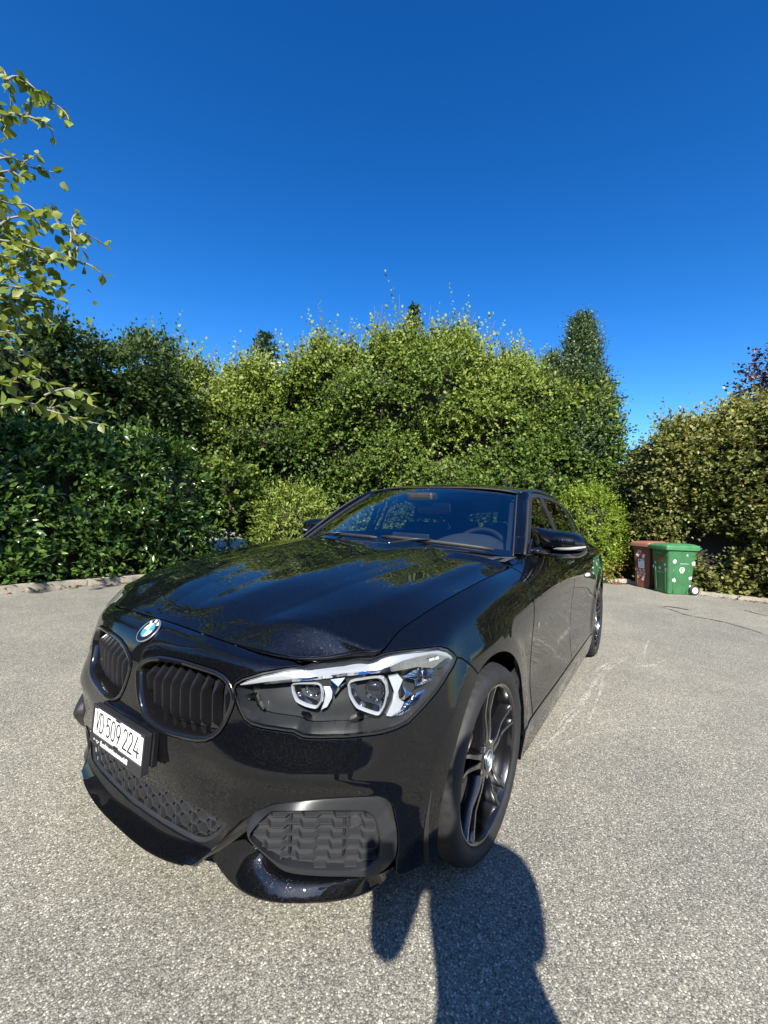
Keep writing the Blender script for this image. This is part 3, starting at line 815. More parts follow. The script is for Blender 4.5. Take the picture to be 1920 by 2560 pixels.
# points low on the outline lie further back than the skin: pull them on to a plane through the upper edge
def hit_plane(pix, P0, n):
    d = pray(pix); return CAM + d*((P0 - CAM) @ n)/(d @ n)
n_in = np.array([.70, .71, .05]); n_in /= np.linalg.norm(n_in)
P0f = FIELD(FIELD.from_px(pxs('b2', [(900, 300)]), umin=0, umax=2))[0]
Pi3 = np.array([hit_plane(q, P0f - nf*.010, n_in) for q in FI])
Po3b = Po3.copy()
for i in range(13, 26): Po3b[i] = hit_plane(FO[i], P0f - nf*(.012), n_in) if i > 14 else Po3[i]
def dense(P, n=6, sm=4):
    Q = []
    for a, b in zip(P, np.roll(P, -1, 0)):
        for t in np.linspace(0, 1, n, endpoint=False): Q.append(a*(1-t) + b*t)
    Q = np.array(Q)
    for _ in range(sm): Q = Q*.5 + (np.roll(Q, 1, 0) + np.roll(Q, -1, 0))*.25
    return Q
Do, Di = dense(Po3b), dense(Pi3); upw = np.clip((Do[:, 2] - Do[:, 2].mean())/.06, 0, 1)[:, None]          # the upper rim tucks in under the bumper, so its face looks up
Doo = Do - nf*.020*upw; Dm = Doo*.5 + Di*.5 + nf*.003; Dm2 = Doo*.10 + Di*.90 + nf*.003
fog_pair = []
e1 = Pi3[4] - Pi3[1]; e1 /= np.linalg.norm(e1); e2 = np.cross(e1, n_in); e2 = e2 if e2[2] > 0 else -e2; O2 = Pi3.mean(0)
Di2 = np.stack([(Di - O2) @ e1, (Di - O2) @ e2], 1)
for sd in (0, 1):
    g = empty('side_intake', parent=car); fog_pair.append(g)
    Dout = Do + (Do - Do.mean(0))*.0
    loft_ring([Doo - nf*.03, Doo - nf*.002, Doo*.96 + Di*.04, Dm, Dm2, Di - nf*.002, Di - nf*.04], M['satin'], 'intake_surround', g, bool(sd), 40)
    bk = MB(); Q = Di - nf*.022; bk.add(list(Q), [tuple(range(len(Q)))]); bk.build('intake_back', M['grained'], g, flipy=bool(sd))
    hmax = Di2[:, 1].max(); hmin = Di2[:, 1].min()
    for k in range(6):
        hh = hmax - .012 - .0262*k
        pts = wave_line(Di2[:, 0].min(), Di2[:, 0].max(), .080, .0095, .020)
        fine = []
        for (s0, h0), (s1, h1) in zip(pts[:-1], pts[1:]):
            for t in np.linspace(0, 1, 6)[:-1]: fine.append((s0+(s1-s0)*t, h0+(h1-h0)*t))
        mb = MB(); run = []
        for s, h in fine + [(99, 0)]:
            w = np.array([s, hh + h])
            if s < 90 and inside(Di2, w[None])[0]: run.append(w)
            else:
                if len(run) > 1:
                    A = np.array([O2 + e1*a + e2*b for a, b in run]); vs = []
                    for d, dz in ((-.0045, .0009), (-.0035, 0), (-.0045, -.0011), (-.024, -.012), (-.024, .004)): vs.append(A + nf*d + e2*dz)
                    MB().grid(np.array(vs), 0, False, close_u=True).build('slat', M['slatedge'], g, flipy=bool(sd))
                run = []
    for q0, q1 in (((652, 140), (640, 500)), ((1042, 142), (1030, 500))):
        a = hit_plane(px('b2', *q0), P0f - nf*.012, n_in); b = hit_plane(px('b2', *q1), P0f - nf*.012, n_in)
        MB().tube([a - nf*.012, b - nf*.012], .004, 4).build('divider', M['dark'], g, flipy=bool(sd))
    c_ = hit_plane(px('b2', 1115, 205), P0f - nf*.010, n_in)
    Mx = Matrix.Translation(Vector(c_ + nf*.002)) @ Vector(nf).to_track_quat('Y', 'Z').to_matrix().to_4x4()
    sb = MB().lathe([(.0001, -.02), (.0155, -.02), (.0155, -.001), (.0140, .0015), (.0105, .0015), (.0100, -.001), (.0001, -.001)], 28)
    sb.v = [tuple(Mx @ Vector(v)) for v in sb.v]; sb.build('parking_sensor', M['grained'], g, flipy=bool(sd), auto=40)
# shelf (splitter) below each side intake, and the dark flank of the beak
SB = [(92,462),(140,545),(200,620),(262,680),(330,722),(410,756),(500,775),(600,783),(700,786),(900,780),(1030,762),(1150,735),(1230,700),(1300,650),(1355,585),(1402,497)]
ST = [(322,338),(350,365),(392,402),(430,436),(472,474),(520,512),(560,543),(600,570),(700,592),(900,607),(1000,609),(1100,609),(1180,610),(1240,610),(1310,565),(1385,500)]
SBp = [at(px('b2', *q), z=.158 + .05*np.clip((200 - q[0])/110, 0, 1) + .03*np.clip((q[0]-1250)/150, 0, 1)) for q in SB]
STp = [at(px('b2', *q), z=np.interp(q[0], [322, 430, 600, 1100, 1300, 1385], [.262, .220, .190, .186, .196, .222])) for q in ST]
SBp = np.array(SBp); STp = np.array(STp)
for a in (SBp, STp):
    for _ in range(2): a[1:-1] = a[1:-1]*.5 + (a[2:] + a[:-2])*.25
def splitter():
    W = np.linspace(0, 1, 9)
    G = [[t*(1-w) + b*w + np.array([0, 0, .010*math.sin(math.pi*w)]) for t, b in zip(STp, SBp)] for w in W]
    nb = np.array([(b - t)/np.linalg.norm(b - t) for t, b in zip(STp, SBp)])
    G += [[b + n*.002 + [0, 0, -.002] for b, n in zip(SBp, nb)], [b - n*.002 + [0, 0, -.009] for b, n in zip(SBp, nb)], [b - n*.05 + [0, 0, -.012] for b, n in zip(SBp, nb)]]
    return MB().grid(np.array(G), 0, True)
for sd in (0, 1): splitter().build('splitter', M['paint'], car, flipy=bool(sd), auto=60)
BE = FIELD(uv_beak)                       # beak edge, bottom to top
BF = np.array([STp[0] - [.03, .0, -.0], STp[0] - [.02, 0, -.02], Po3b[24]-nf*.03, Po3b[25] - nf*.03, Po3b[0] - nf*.02])
BF[0] = SBp[0] + [-.03, 0, .0]
for sd in (0, 1):
    MB().grid(np.array([BE, BE*.9 + BF*.1 + [-.012, 0, 0], BF]), 0, True).build('bumper_return', M['satin'], car, flipy=bool(sd))
# underside of the lip and nose so that daylight does not come through
und = [FIELD([[u, VE]])[0] for u in np.linspace(-uv_beak[0][0] + .03, uv_beak[0][0] - .03, 30)]
MB().grid(np.array([und, [p + [-.004, 0, -.006] for p in und], [p + [-.16, 0, .004] for p in und]]), 0, True).build('front_lip', M['gloss'], car, auto=50)

# number plate
plate = empty('number_plate', parent=car)
PT = -.055; PU = np.array([math.sin(PT), 0, math.cos(PT)]); PR = np.array([0, 1.0, 0]); PN = np.array([math.cos(PT), 0, -math.sin(PT)])
PC = np.array([.796, 0, .4524])
MP = Matrix(((PR[0], PU[0], PN[0], PC[0]), (PR[1], PU[1], PN[1], PC[1]), (PR[2], PU[2], PN[2], PC[2]), (0, 0, 0, 1)))
def rrect(x0, y0, x1, y1, r, n=5):
    o = []
    for cx, cy, a in ((x1-r, y1-r, 0), (x0+r, y1-r, 90), (x0+r, y0+r, 180), (x1-r, y0+r, 270)):
        for k in range(n+1): w = R(a + 90*k/n); o.append((cx + r*math.cos(w), cy + r*math.sin(w)))
    return o
MB().prism(rrect(-.150, -.040, .150, .040, .005), .0012, M=MP).build('plate_sheet', M['plate'], plate)
fr = MB()
fr.prism(rrect(-.158, -.0665, .158, .047, .006), .0145, M=MP @ Matrix.Translation((0, 0, -.0155)))
def bar(x0, y0, x1, y1, z0=-.001, z1=.0045): fr.box((x0, y0, z0), (x1, y1, z1), M=MP)
bar(-.158, .0405, .158, .047); bar(-.158, -.0405, -.1505, .0405); bar(.1505, -.0405, .158, .0405); bar(-.158, -.0665, .158, -.0405, z1=.006)
for cx in (-.140, .143): bar(cx-.009, .036, cx+.009, .0405, z1=.0038)
bar(-.012, .034, .014, .0405, z1=.0038); bar(-.012, -.0405, .014, -.036, z1=.0038)
fr.build('plate_frame', M['satin'], plate, bevel=.0012)
MB().box((-.145, -.048, -.034), (.166, .051, -.0165), M=MP).build('plate_bracket', M['gloss'], plate, bevel=.003)
def stroke_mesh(mb, pts, w, M4, z=.0016, closed=False):
    pts = [np.array(p) for p in pts]
    for a, b in zip(pts[:-1], pts[1:]):
        d = b - a; L = np.linalg.norm(d)
        if L < 1e-9: continue
        d = d/L; n = np.array([-d[1], d[0]])*w/2; o = []
        a0 = math.atan2(n[1], n[0])
        for k in range(7): t = a0 + math.pi*k/6; o.append(a + w/2*np.array([math.cos(t), math.sin(t)]))
        for k in range(7): t = a0 + math.pi + math.pi*k/6; o.append(b + w/2*np.array([math.cos(t), math.sin(t)]))
        mb.add([tuple(M4 @ Vector((q[0], q[1], z))) for q in o], [tuple(range(14))])
        z += 2e-5
def ell(cx, cy, rx, ry, a0, a1, n=14): return [(cx + rx*math.cos(R(a0 + (a1-a0)*k/n)), cy + ry*math.sin(R(a0 + (a1-a0)*k/n))) for k in range(n+1)]
GL = {'V': [[(0, 1), (.5, 0), (1, 1)]], 'D': [[(0, 0), (0, 1), (.4, 1)] + ell(.4, .55, .6, .45, 90, 0, 6) + ell(.4, .45, .6, .45, 0, -90, 6) + [(0, 0)]],
      '5': [[(.92, 1), (.12, 1), (.05, .52)] + ell(.45, .33, .5, .31, 140, -140, 14)], '0': [ell(.5, .72, .46, .28, 180, 0, 10) + ell(.5, .28, .46, .28, 0, -180, 10) + [(.04, .72)]],
      '9': [ell(.5, .68, .44, .32, 0, 360, 18) , [(.94, .68), (.9, .5), (.42, 0)]], '2': [ell(.5, .70, .45, .30, 165, -35, 12) + [(.05, 0), (1, 0)]],
      '4': [[(.62, 1), (.05, .26), (1, .26)], [(.72, .46), (.72, 0)]], '.': [[(0, 0), (.01, 0)]]}
tx = MB()
for ch, f0, f1 in (('V', .045, .115), ('D', .140, .21), ('5', .275, .355), ('0', .378, .455), ('9', .478, .565), ('2', .620, .70), ('2', .722, .80), ('4', .825, .925)):
    for st in GL[ch]: stroke_mesh(tx, [(-.15 + .3*(f0 + (f1-f0)*x), -.0275 + .055*y) for x, y in st], .0058, MP)
stroke_mesh(tx, [(-.15 + .3*.243, 0), (-.15 + .3*.2435, 0)], .007, MP)
tx.build('plate_lettering', M['ink'], plate, fix=False)
def text_mesh(s, size, shear=0, bold=0):
    cu = bpy.data.curves.new("txt", 'FONT'); cu.body = s; cu.size = size; cu.shear = shear; cu.offset = bold; cu.align_x = 'LEFT'; cu.resolution_u = 3
    o = bpy.data.objects.new("txt", cu); COL.objects.link(o)
    me = bpy.data.meshes.new_from_object(o.evaluated_get(bpy.context.evaluated_depsgraph_get()))
    bpy.data.objects.remove(o); bpy.data.curves.remove(cu); return me
me = text_mesh("facchinettiautomobili", .0215, .12, .0007)
w_ = max(v.co.x for v in me.vertices); me.transform(Matrix.Scale(.168/w_, 4, (1, 0, 0)))
me.transform(MP @ Matrix.Translation((-.085, -.0585, .0066))); link('dealer_lettering', me, M['white'], plate)
lg = MB()
for sx in (-1, 1):
    lg.add([tuple(MP @ Vector((-.104 + sx*a, -.0535 + b, .0066))) for a, b in ((.003, -.002), (.011, .0015), (.0125, .0035), (.004, .002))], [(0, 1, 2, 3) if sx > 0 else (3, 2, 1, 0)])
stroke_mesh(lg, [(-.104 + .0042*math.cos(t), -.0535 + .0042*math.sin(t)) for t in np.linspace(0, 6.28, 13)], .0014, MP, z=.0067)
lg.add([tuple(MP @ Vector((-.131 + a, -.0525 + b, .0066))) for a, b in ((0, .003), (.009, .003), (.0045, -.003))], [(2, 1, 0)])
lg.build('dealer_emblem', M['white'], plate, fix=False)

# round badge with quartered centre
def badge(name, Mx, r, parent, flat=False):
    g = empty(name, parent=parent)
    def put(mb, nm, mt, **kw):
        mb.v = [tuple(Mx @ Vector(v)) for v in mb.v]; return mb.build(nm, mt, g, **kw)
    put(MB().lathe([(.0001, 0), (r*.955, 0), (r*.955, .002), (r*.62, .0034), (.0001, .0034)], 48, axis='z'), 'badge_field', M['black'], auto=30)
    put(MB().lathe([(r*.95, -.001), (r, -.001), (r, .0024), (r*.985, .0032), (r*.955, .0030), (r*.95, .002)], 48, axis='z'), 'badge_rim', M['silver'], auto=30)
    put(MB().lathe([(r*.605, .003), (r*.605, .0042), (r*.57, .0042), (r*.565, .0036)], 48, axis='z'), 'badge_inner_ring', M['silver'], auto=30)
    for k in range(4):
        pts = [(0, 0, .0039)] + [(r*.57*math.cos(R(90*k + a)), r*.57*math.sin(R(90*k + a)), .0038) for a in range(0, 91, 10)]
        put(MB().add(pts, [tuple(range(len(pts)))]), 'badge_quarter', M['blue'] if k % 2 == 0 else M['white'], fix=False)
    if not flat:
        for ch, a in (('B', 128), ('M', 90), ('W', 52)):
            me = text_mesh(ch, r*.36, 0, r*.012); w = max(v.co.x for v in me.vertices)
            L = Matrix.Rotation(R(a - 90), 4, 'Z') @ Matrix.Translation((-w/2, r*.655, .0036)); me.transform(Mx @ L); link('badge_letter', me, M['white'], g)
    return g
RD = px('c8', 815, 268)
uvb = FIELD.from_px([RD], umin=-.2, umax=.2)[0]; uvb[0] = 0
Pb = fpt(uvb, .0015)[0]; nb_ = out_n(uvb)[0]; ub_ = np.cross(nb_, [0, 1.0, 0]); ub_ /= np.linalg.norm(ub_); ub_ = ub_ if ub_[2] > 0 else -ub_
MBd = Matrix(((0, ub_[0], nb_[0], Pb[0]), (1, ub_[1], nb_[1], Pb[1]), (0, ub_[2], nb_[2], Pb[2]), (0, 0, 0, 1)))
badge('badge', MBd, .041, car)
# parking sensors in the bumper skin
for k, q in (('c1', (778, 1242)), ('c3', (393, 848))):
    uv = FIELD.from_px([px(k, *q)], umin=0, umax=1.3)[0]
    for sg in (1, -1):
        u2 = uv*[sg, 1]; P = fpt(u2, .0008)[0]; n = out_n(u2)[0]
        mb = MB().lathe([(.0115, -.001), (.0125, .0002), (.0132, -.001)], 32, axis='z')
        Mx = Matrix.Translation(Vector(P)) @ Vector(n).to_track_quat('Z', 'Y').to_matrix().to_4x4(); mb.v = [tuple(Mx @ Vector(v)) for v in mb.v]
        mb.build('sensor_ring', M['gloss'], car)

# ------------------------------------------------------------------ car: headlights

hl_poly = np.vstack([uv_top[:-1], uv_top2[:-1], uv_low[:-1]])
hl_in = offset_loop(FIELD, resample(hl_poly, .008), .0055)
hl_seal = offset_loop(FIELD, resample(hl_poly, .008), .0015)
lens_p = panel(FIELD, hl_in, step=.02, nsign=-1, gap=0, lift=.003, depth=.03, skip_flange=False)
hl_in2 = offset_loop(FIELD, hl_in, .007)
def lamp_pt(X, Y, d):
    p = px('c7', X, Y); uv = FIELD.from_px([p], umin=.3, umax=1.4)[0]; P = FIELD([uv])[0]; n = out_n(uv)[0]
    r_ = pray(p); r_ /= np.linalg.norm(r_); return P + r_*(d/max(.35, -(r_ @ n)))
def lamp_poly(pts, d): return np.array([lamp_pt(x, y, d) for x, y in pts])
BAR_T = [(112,346),(180,312),(260,286),(400,253),(520,233),(640,217),(800,201),(950,177),(1050,160),(1150,140),(1300,124),(1420,116),(1490,132),(1528,172)]
BAR_M = [(112,356),(180,348),(280,334),(400,320),(520,308),(640,297),(800,277),(950,262),(1040,252),(1120,228),(1200,190),(1300,165),(1400,148),(1524,178)]
BAR_B = [(112,359),(180,353),(280,350),(400,340),(520,328),(640,317),(800,297),(950,281),(1050,274),(1130,264),(1190,254),(1290,234),(1430,242),(1512,224)]
bT, bM, bB = lamp_poly(BAR_T, .010), lamp_poly(BAR_M, .012), lamp_poly(BAR_B, .024)
RING1 = [(447,343),(452,400),(478,468),(545,502),(622,520),(655,468),(660,400),(648,343)]
RING1I = [(460,347),(464,398),(489,459),(548,487),(615,504),(644,459),(649,399),(636,347)]
RING2 = [(822,330),(832,430),(880,512),(960,543),(1040,566),(1078,500),(1096,415),(1088,350),(1050,296)]
RING2I = [(838,335),(847,427),(891,499),(963,527),(1034,549),(1065,490),(1082,412),(1074,351),(1039,302)]
lamps = []
for sd in (0, 1):
    g = empty('headlight', parent=car); lamps.append(g); fl = bool(sd)
    loft_ring([fpt(hl_seal, -.012), fpt(hl_seal, -.002), fpt(hl_in, -.001), fpt(hl_in, -.010)], M['satin'], 'lamp_seal', g, fl)
    sheet_object('lens_cover', [(lens_p[0], lens_p[1], lens_p[2])], M['lens'], g, flip=fl)
    # housing bowl
    h2 = offset_loop(FIELD, hl_in, .004); h3 = loop_in(h2, .012)
    loft_ring([fpt(h2, -.004), fpt(h2, -.030), fpt(h3, -.060)], M['lampgrey'], 'lamp_housing', g, fl)
    sheet_object('lamp_back', [panel(FIELD, h3, step=.03, gap=0, lift=-.062, nsign=-1, skip_flange=True)], M['lampgrey'], g, flip=fl)
    MB().grid(np.array([bT, (bT+bM)/2 + [.004, .003, .002], bM]), 0, True).build('light_bar', M['brow'], g, flipy=fl)
    MB().grid(np.array([bM, (bM+bB)/2 + [.0, .0, .001], bB]), 0, True).build('light_bar_chrome', M['chrome'], g, flipy=fl)
    for ro, ri, ctr, rad in ((RING1, RING1I, (555, 415), .026), (RING2, RING2I, (965, 425), .033)):
        o_ = dense(lamp_poly(ro, .030), 4, 1); i_ = dense(lamp_poly(ri, .030), 4, 1)
        ax = np.array([.9, .42, 0]); ax /= np.linalg.norm(ax)
        loft_ring([o_ - ax*.02, o_, (o_+i_)/2 + ax*.004, i_, i_ - ax*.012], M['drl'], 'light_ring', g, fl, 60)
        b_ = i_ - ax*.03; c0 = b_.mean(0); i2 = c0 + (i_ - i_.mean(0))*.72 - ax*.012
        loft_ring([i_ - ax*.010, i_*.8 + i2*.2 - ax*.012, i2], M['chrome'], 'reflector_bowl', g, fl, 60)
        Mx = Matrix.Translation(Vector(c0 - ax*.012)) @ Vector(ax).to_track_quat('Z', 'Y').to_matrix().to_4x4()
        mb = MB().lathe([(rad*1.02*math.cos(t), rad*.62*math.sin(t)) for t in np.linspace(-.6, 1.5, 10)] + [(.0001, rad*.62)], 32, axis='z'); mb.v = [tuple(Mx @ Vector(v)) for v in mb.v]
        mb.build('projector', M['eyeglass'], g, flipy=fl)
        mb = MB().lathe([(rad*1.02, .0), (rad*1.10, .006), (rad*1.16, .002), (rad*1.16, -.012)], 32, axis='z'); mb.v = [tuple(Mx @ Vector(v)) for v in mb.v]
        mb.build('projector_ring', M['silver'], g, flipy=fl, auto=40)
        # ribbed side of the pod
        ribs = MB()
        for t in np.linspace(.06, .46, 13):
            k = int(t*len(o_)) % len(o_); p = o_[-k] if rad > 9 else o_[(int((.62 + t*.6)*len(o_))) % len(o_)]
            ribs.tube([p - ax*.006, p - ax*.034], .0016, 4)
        ribs.build('pod_ribs', M['silver'], g, flipy=fl)
    # bright side pieces: white cheek, turn lamp facets
    for nm, mt, poly, d in (('pod_cheek', M['drl'], [(1100,300),(1165,285),(1195,320),(1165,390),(1170,450),(1205,470),(1175,530),(1120,565),(1085,560),(1125,470),(1140,380)], .034),
                            ('pod_cheek', M['drl'], [(662,345),(705,350),(725,400),(722,440),(690,500),(650,520),(668,470),(680,410)], .036),
                            ('pod_cheek', M['chrome'], [(712,318),(812,303),(820,335),(775,380),(738,432),(726,395)], .034),
                            ('turn_lamp', M['chrome'], [(1195,300),(1290,245),(1380,222),(1428,250),(1400,320),(1330,350),(1280,362),(1275,320)], .036),
                            ('turn_lamp', M['chrome'], [(1352,378),(1300,400),(1215,470),(1180,540),(1110,568),(1180,558),(1260,510),(1320,450)], .030),
                            ('lamp_fin', M['chrome'], [(1195,355),(1185,450),(1205,455),(1260,410),(1215,385)], .028)):
        Q = lamp_poly(poly, d); nn = len(Q); mb = MB(); ax = np.array([.75, .6, .1])
        c0 = Q.mean(0) + ax*.006
        if nm == 'turn_lamp':     # prismatic: many small facets
            for i in range(nn):
                a, b = Q[i], Q[(i+1) % nn]
                for t in range(6):
                    p, q = a + (b-a)*t/6, a + (b-a)*(t+1)/6; mid = (p*.5 + c0*.5) + ax*(.006 if t % 2 else -.003)
                    mb.add([p, q, mid, c0 + ax*(.003 if t % 2 else 0)], [(0, 1, 2), (1, 3, 2), (3, 0, 2)])
        else:
            mb.add(list(Q) + list(Q - ax*.02) + [c0], [(i, (i+1) % nn, 2*nn) for i in range(nn)] + [(i, nn+i, nn+(i+1) % nn, (i+1) % nn) for i in range(nn)])
        mb.build(nm, mt, g, flipy=fl)
    for poly, d in (([(140,430),(215,425),(235,480),(262,522),(225,500),(205,440),(150,455)], .030), ([(515,550),(565,560),(580,580),(535,572)], .030), ([(840,590),(900,562),(935,572),(870,596)], .028)):
        Q = lamp_poly(poly, d); nn = len(Q); mb = MB(); ax = np.array([.8, .55, 0]); mb.add(list(Q) + list(Q - ax*.02), [tuple(range(nn))] + [(i, nn+i, nn+(i+1) % nn, (i+1) % nn) for i in range(nn)]); mb.build('lamp_bracket', M['gloss'], g, flipy=fl)
    if not fl:
        me = text_mesh("BMW LED", .0075, 0, .0002); a, b = lamp_pt(1375, 196, .011), lamp_pt(1440, 178, .011)
        X = (b - a)/np.linalg.norm(b - a); nrm = np.array([.6, .7, .35]); nrm -= X*(nrm @ X); nrm /= np.linalg.norm(nrm); Y = np.cross(nrm, X)
        w = max(v.co.x for v in me.vertices); me.transform(Matrix.Scale(np.linalg.norm(b-a)/w, 4))
        me.transform(Matrix(((X[0], Y[0], nrm[0], a[0]), (X[1], Y[1], nrm[1], a[1]), (X[2], Y[2], nrm[2], a[2]), (0, 0, 0, 1)))); link('lamp_lettering', me, M['white'], g)
# ------------------------------------------------------------------ car: wheels and arches
RT = .317
def tyre_mesh():
    prof = [(.242,-.012),(.250,-.004),(.256,.003),(.266,.008),(.280,.0100),(.294,.0065),(.302,-.001),(.3085,-.012),(.3125,-.024)]
    tread = []
    gro = (-.062, -.098, -.134, -.170)
    ys = [-.030]
    for g_ in gro: ys += [g_+.0055, g_+.0045, g_-.0045, g_-.0055]
    ys.append(-.202)
    for y in ys:
        deep = any(abs(y - g_) < .005 for g_ in gro); crown = .0022*((y + .116)/.086)**2
        tread.append((RT - crown - (.0075 if deep else 0), y))
    other = [(r_, -.232 - y) for r_, y in prof[::-1]]
    P = prof + tread + other; n = 216; G = []
    for i, (r_, y) in enumerate(P):
        row = []
        for k in range(n):
            w = 2*math.pi*k/n; rr = r_
            if (k + int(y*400)) % 4 == 0 and .3120 < r_ and (y > -.052 or y < -.18): rr -= .0055
            if 0 < k % 6 < 1: rr -= .001
            row.append((rr*math.cos(w), y, rr*math.sin(w)))
        G.append(row)
    return MB().grid(G, 0, True, close_v=True)
def spoke(mb, ang, side):
    rows = []
    for t in np.linspace(0, 1, 14):
        r_ = .056 + (.239 - .056)*t
        sep = np.interp(t, [0, .35, 1], [.0115, .0165, .034])*side
        yf = np.interp(t, [0, .2, .55, .85, 1], [-.016, -.014, -.020, -.012, -.006])
        wd = np.interp(t, [0, .2, .9, 1], [.0125, .0085, .0072, .010]); dp = np.interp(t, [0, .5, 1], [.045, .036, .045])
        c = np.array([math.cos(ang), math.sin(ang)]); s_ = np.array([-math.sin(ang), math.cos(ang)])
        row = []
        for a, d in ((-wd, -.004), (-wd+.0022, 0), (wd-.0022, 0), (wd, -.004), (wd*1.25, -dp), (-wd*1.25, -dp)):
            q = c*r_ + s_*(sep + a); row.append((q[0], yf + d, q[1]))
        rows.append(row)
    mb.grid(rows, 0, True, close_v=True)
def rim_mb():
    mb = MB()
    RS = 1.056
    mb.lathe([(r__*RS, y__) for r__, y__ in [(.2235,-.030),(.226,-.012),(.229,-.0045),(.2335,-.0015),(.2375,-.0015),(.2395,-.005),(.2395,-.014),(.232,-.018),(.228,-.028),(.2245,-.05),(.214,-.075),(.209,-.16),(.222,-.20),(.236,-.215)]], 96)
    RS = 1.056
    mb.lathe([(r__*RS, y__) for r__, y__ in [(.2235,-.030),(.221,-.05),(.211,-.075),(.206,-.16),(.219,-.20)]], 96)
    for k in range(5):
        for s in (-1, 1): spoke(mb, R(90 + 72*k), s)
    mb.lathe([(.0001,-.012),(.034,-.012),(.0345,-.018),(.036,-.0125),(.052,-.013),(.062,-.018),(.066,-.030),(.062,-.062),(.0001,-.062)], 60)
    return mb
def bolts_mb():
    mb = MB()
    for k in range(5):
        a = R(90 + 36 + 72*k); c = (.056*math.cos(a), .056*math.sin(a))
        o = [(c[0] + .0095*math.cos(R(60*j)), c[1] + .0095*math.sin(R(60*j))) for j in range(6)]
        mb.prism(o, .012, M=Matrix(((1,0,0,0),(0,0,-1,-.013),(0,1,0,0),(0,0,0,1))))
    return mb
def disc_mb():
    return MB().lathe([(.070,-.060),(.072,-.072),(.095,-.074),(.096,-.080),(.166,-.080),(.168,-.082),(.168,-.103),(.166,-.105),(.09,-.105)], 72)
def caliper_mb(a0, a1):
    rows = []
    for a in np.linspace(a0, a1, 12):
        w = R(a); e = min(1, (min(a-a0, a1-a)+4)/12)
        row = [(r_*math.cos(w), y, r_*math.sin(w)) for r_, y in ((.115+.02*(1-e),-.066),(.150,-.052 - .01*(1-e)),(.186-.01*(1-e),-.058),(.190-.01*(1-e),-.09),(.188,-.125),(.12,-.125))]
        rows.append(row)
    mb = MB().grid(rows, 0, True, close_v=True); mb.add(rows[0], [tuple(range(6))]); mb.add(rows[-1], [tuple(range(6))[::-1]]); return mb
WM = {}
def wheel(x, side, steer=0.0):
    g = empty('wheel', (x, side*.866, HUBZ), car, (0, 0, steer)); fl = side < 0
    for nm, fn, mt, auto in (('tyre', tyre_mesh, 'tyre', 32), ('rim', rim_mb, 'rim', 35), ('wheel_bolts', bolts_mb, 'steel', None), ('brake_disc', disc_mb, 'disc', 40), ('brake_caliper', lambda: caliper_mb(-15, 55), 'caliper', 40)):
        key = (nm, fl)
        if key not in WM:
            o = fn().build(nm, M[mt], g, flipy=fl, auto=auto); WM[key] = o.data
        else: link(nm, WM[key], M[mt], g)
    rot = Matrix(((1,0,0,0),(0,0,-1 if not fl else 1,-.0118*side),(0,1,0,0),(0,0,0,1)))
    rot = Matrix(((-1 if not fl else 1,0,0,0),(0,0,1 if not fl else -1,-.0118*side),(0,1,0,0),(0,0,0,1)))
    b = badge('hub_badge', rot, .033, g, flat=True)
    for ch in list(b.children): ch.parent = g        # wheel > badge pieces, one level only
    bpy.data.objects.remove(b)
    return g
for x, st in ((HUBX, R(-1.5)), (HUBX - WB, 0)):
    for sd in (1, -1): wheel(x, sd, st)
for sd in (0, 1):
    for hx in (HUBX, HUBX - WB):
        G = [[(hx + r_*math.cos(a), y, HUBZ + r_*math.sin(a)) for a in np.radians(np.linspace(-16, 200, 50))] for y, r_ in ((.835, .40), (.80, .40), (.60, .40), (.598, .02))]
        MB().grid(G, 0, True).build('arch_liner', M['liner'], car, flipy=bool(sd), auto=40)
    G = [[(HUBX + r_*math.cos(R(a)), y + .004*math.sin(a*.3), HUBZ + r_*math.sin(R(a))) for a in np.linspace(138, 197, 24)] for r_, y in ((.362, .858), (.345, .852), (.332, .846), (.334, .80))]
    MB().grid(G, 0, True).build('arch_flap', M['satin'], car, flipy=bool(sd), auto=40)
    for a in (150, 166, 184):
        p = Vector((HUBX + .3475*math.cos(R(a)), .854, HUBZ + .3475*math.sin(R(a))))
        mb = MB().lathe([(.0001, .0005), (.004, .0005), (.0045, .003), (.0065, .003), (.0075, -.002)], 16); mb.v = [tuple(Vector(v) + p) for v in mb.v]; mb.build('arch_rivet', M['gloss'], car, flipy=bool(sd), auto=40)
ub = MB(); ub.box((-3.2, -.60, .17), (.56, .60, .30)); ub.box((-2.2, -.80, .17), (-.42, .80, .26)); ub.box((-.40, -.55, .30), (.38, .55, .62)); ub.box((.36, -.30, .24), (.60, .30, .60)); ub.box((-3.42, -.58, .2), (-3.05, .58, .62))
ub.build('underbody', M['dark'], car)
# ------------------------------------------------------------------ car: greenhouse
P_W = np.array([(-.690, .704, .958), (-.85, .662, 1.068), (-1.03, .612, 1.182), (-1.22, .556, 1.298)])                  # side edge of the windscreen
P_R = np.array([(-1.25, .566, 1.316), (-1.34, .585, 1.336), (-1.50, .590, 1.353), (-1.75, .588, 1.360), (-2.0, .578, 1.352), (-2.35, .558, 1.322), (-2.7, .532, 1.272), (-2.98, .515, 1.215)])   # roof edge
Q_A = np.array([(-.715, .752, .972), (-.83, .728, 1.055), (-.985, .688, 1.165), (-1.16, .643, 1.270)])                      # front edge of the side windows
Q_R = np.array([(-1.23, .630, 1.297), (-1.32, .622, 1.312), (-1.50, .620, 1.320), (-1.75, .622, 1.316), (-2.0, .630, 1.296), (-2.35, .640, 1.235), (-2.65, .645, 1.140), (-2.86, .640, 1.055)])
def curve(P, n):
    P = np.asarray(P, float); d = np.concatenate([[0], np.cumsum(np.linalg.norm(np.diff(P, axis=0), axis=1))])
    return spline_basis(d, np.linspace(0, d[-1], n)) @ P
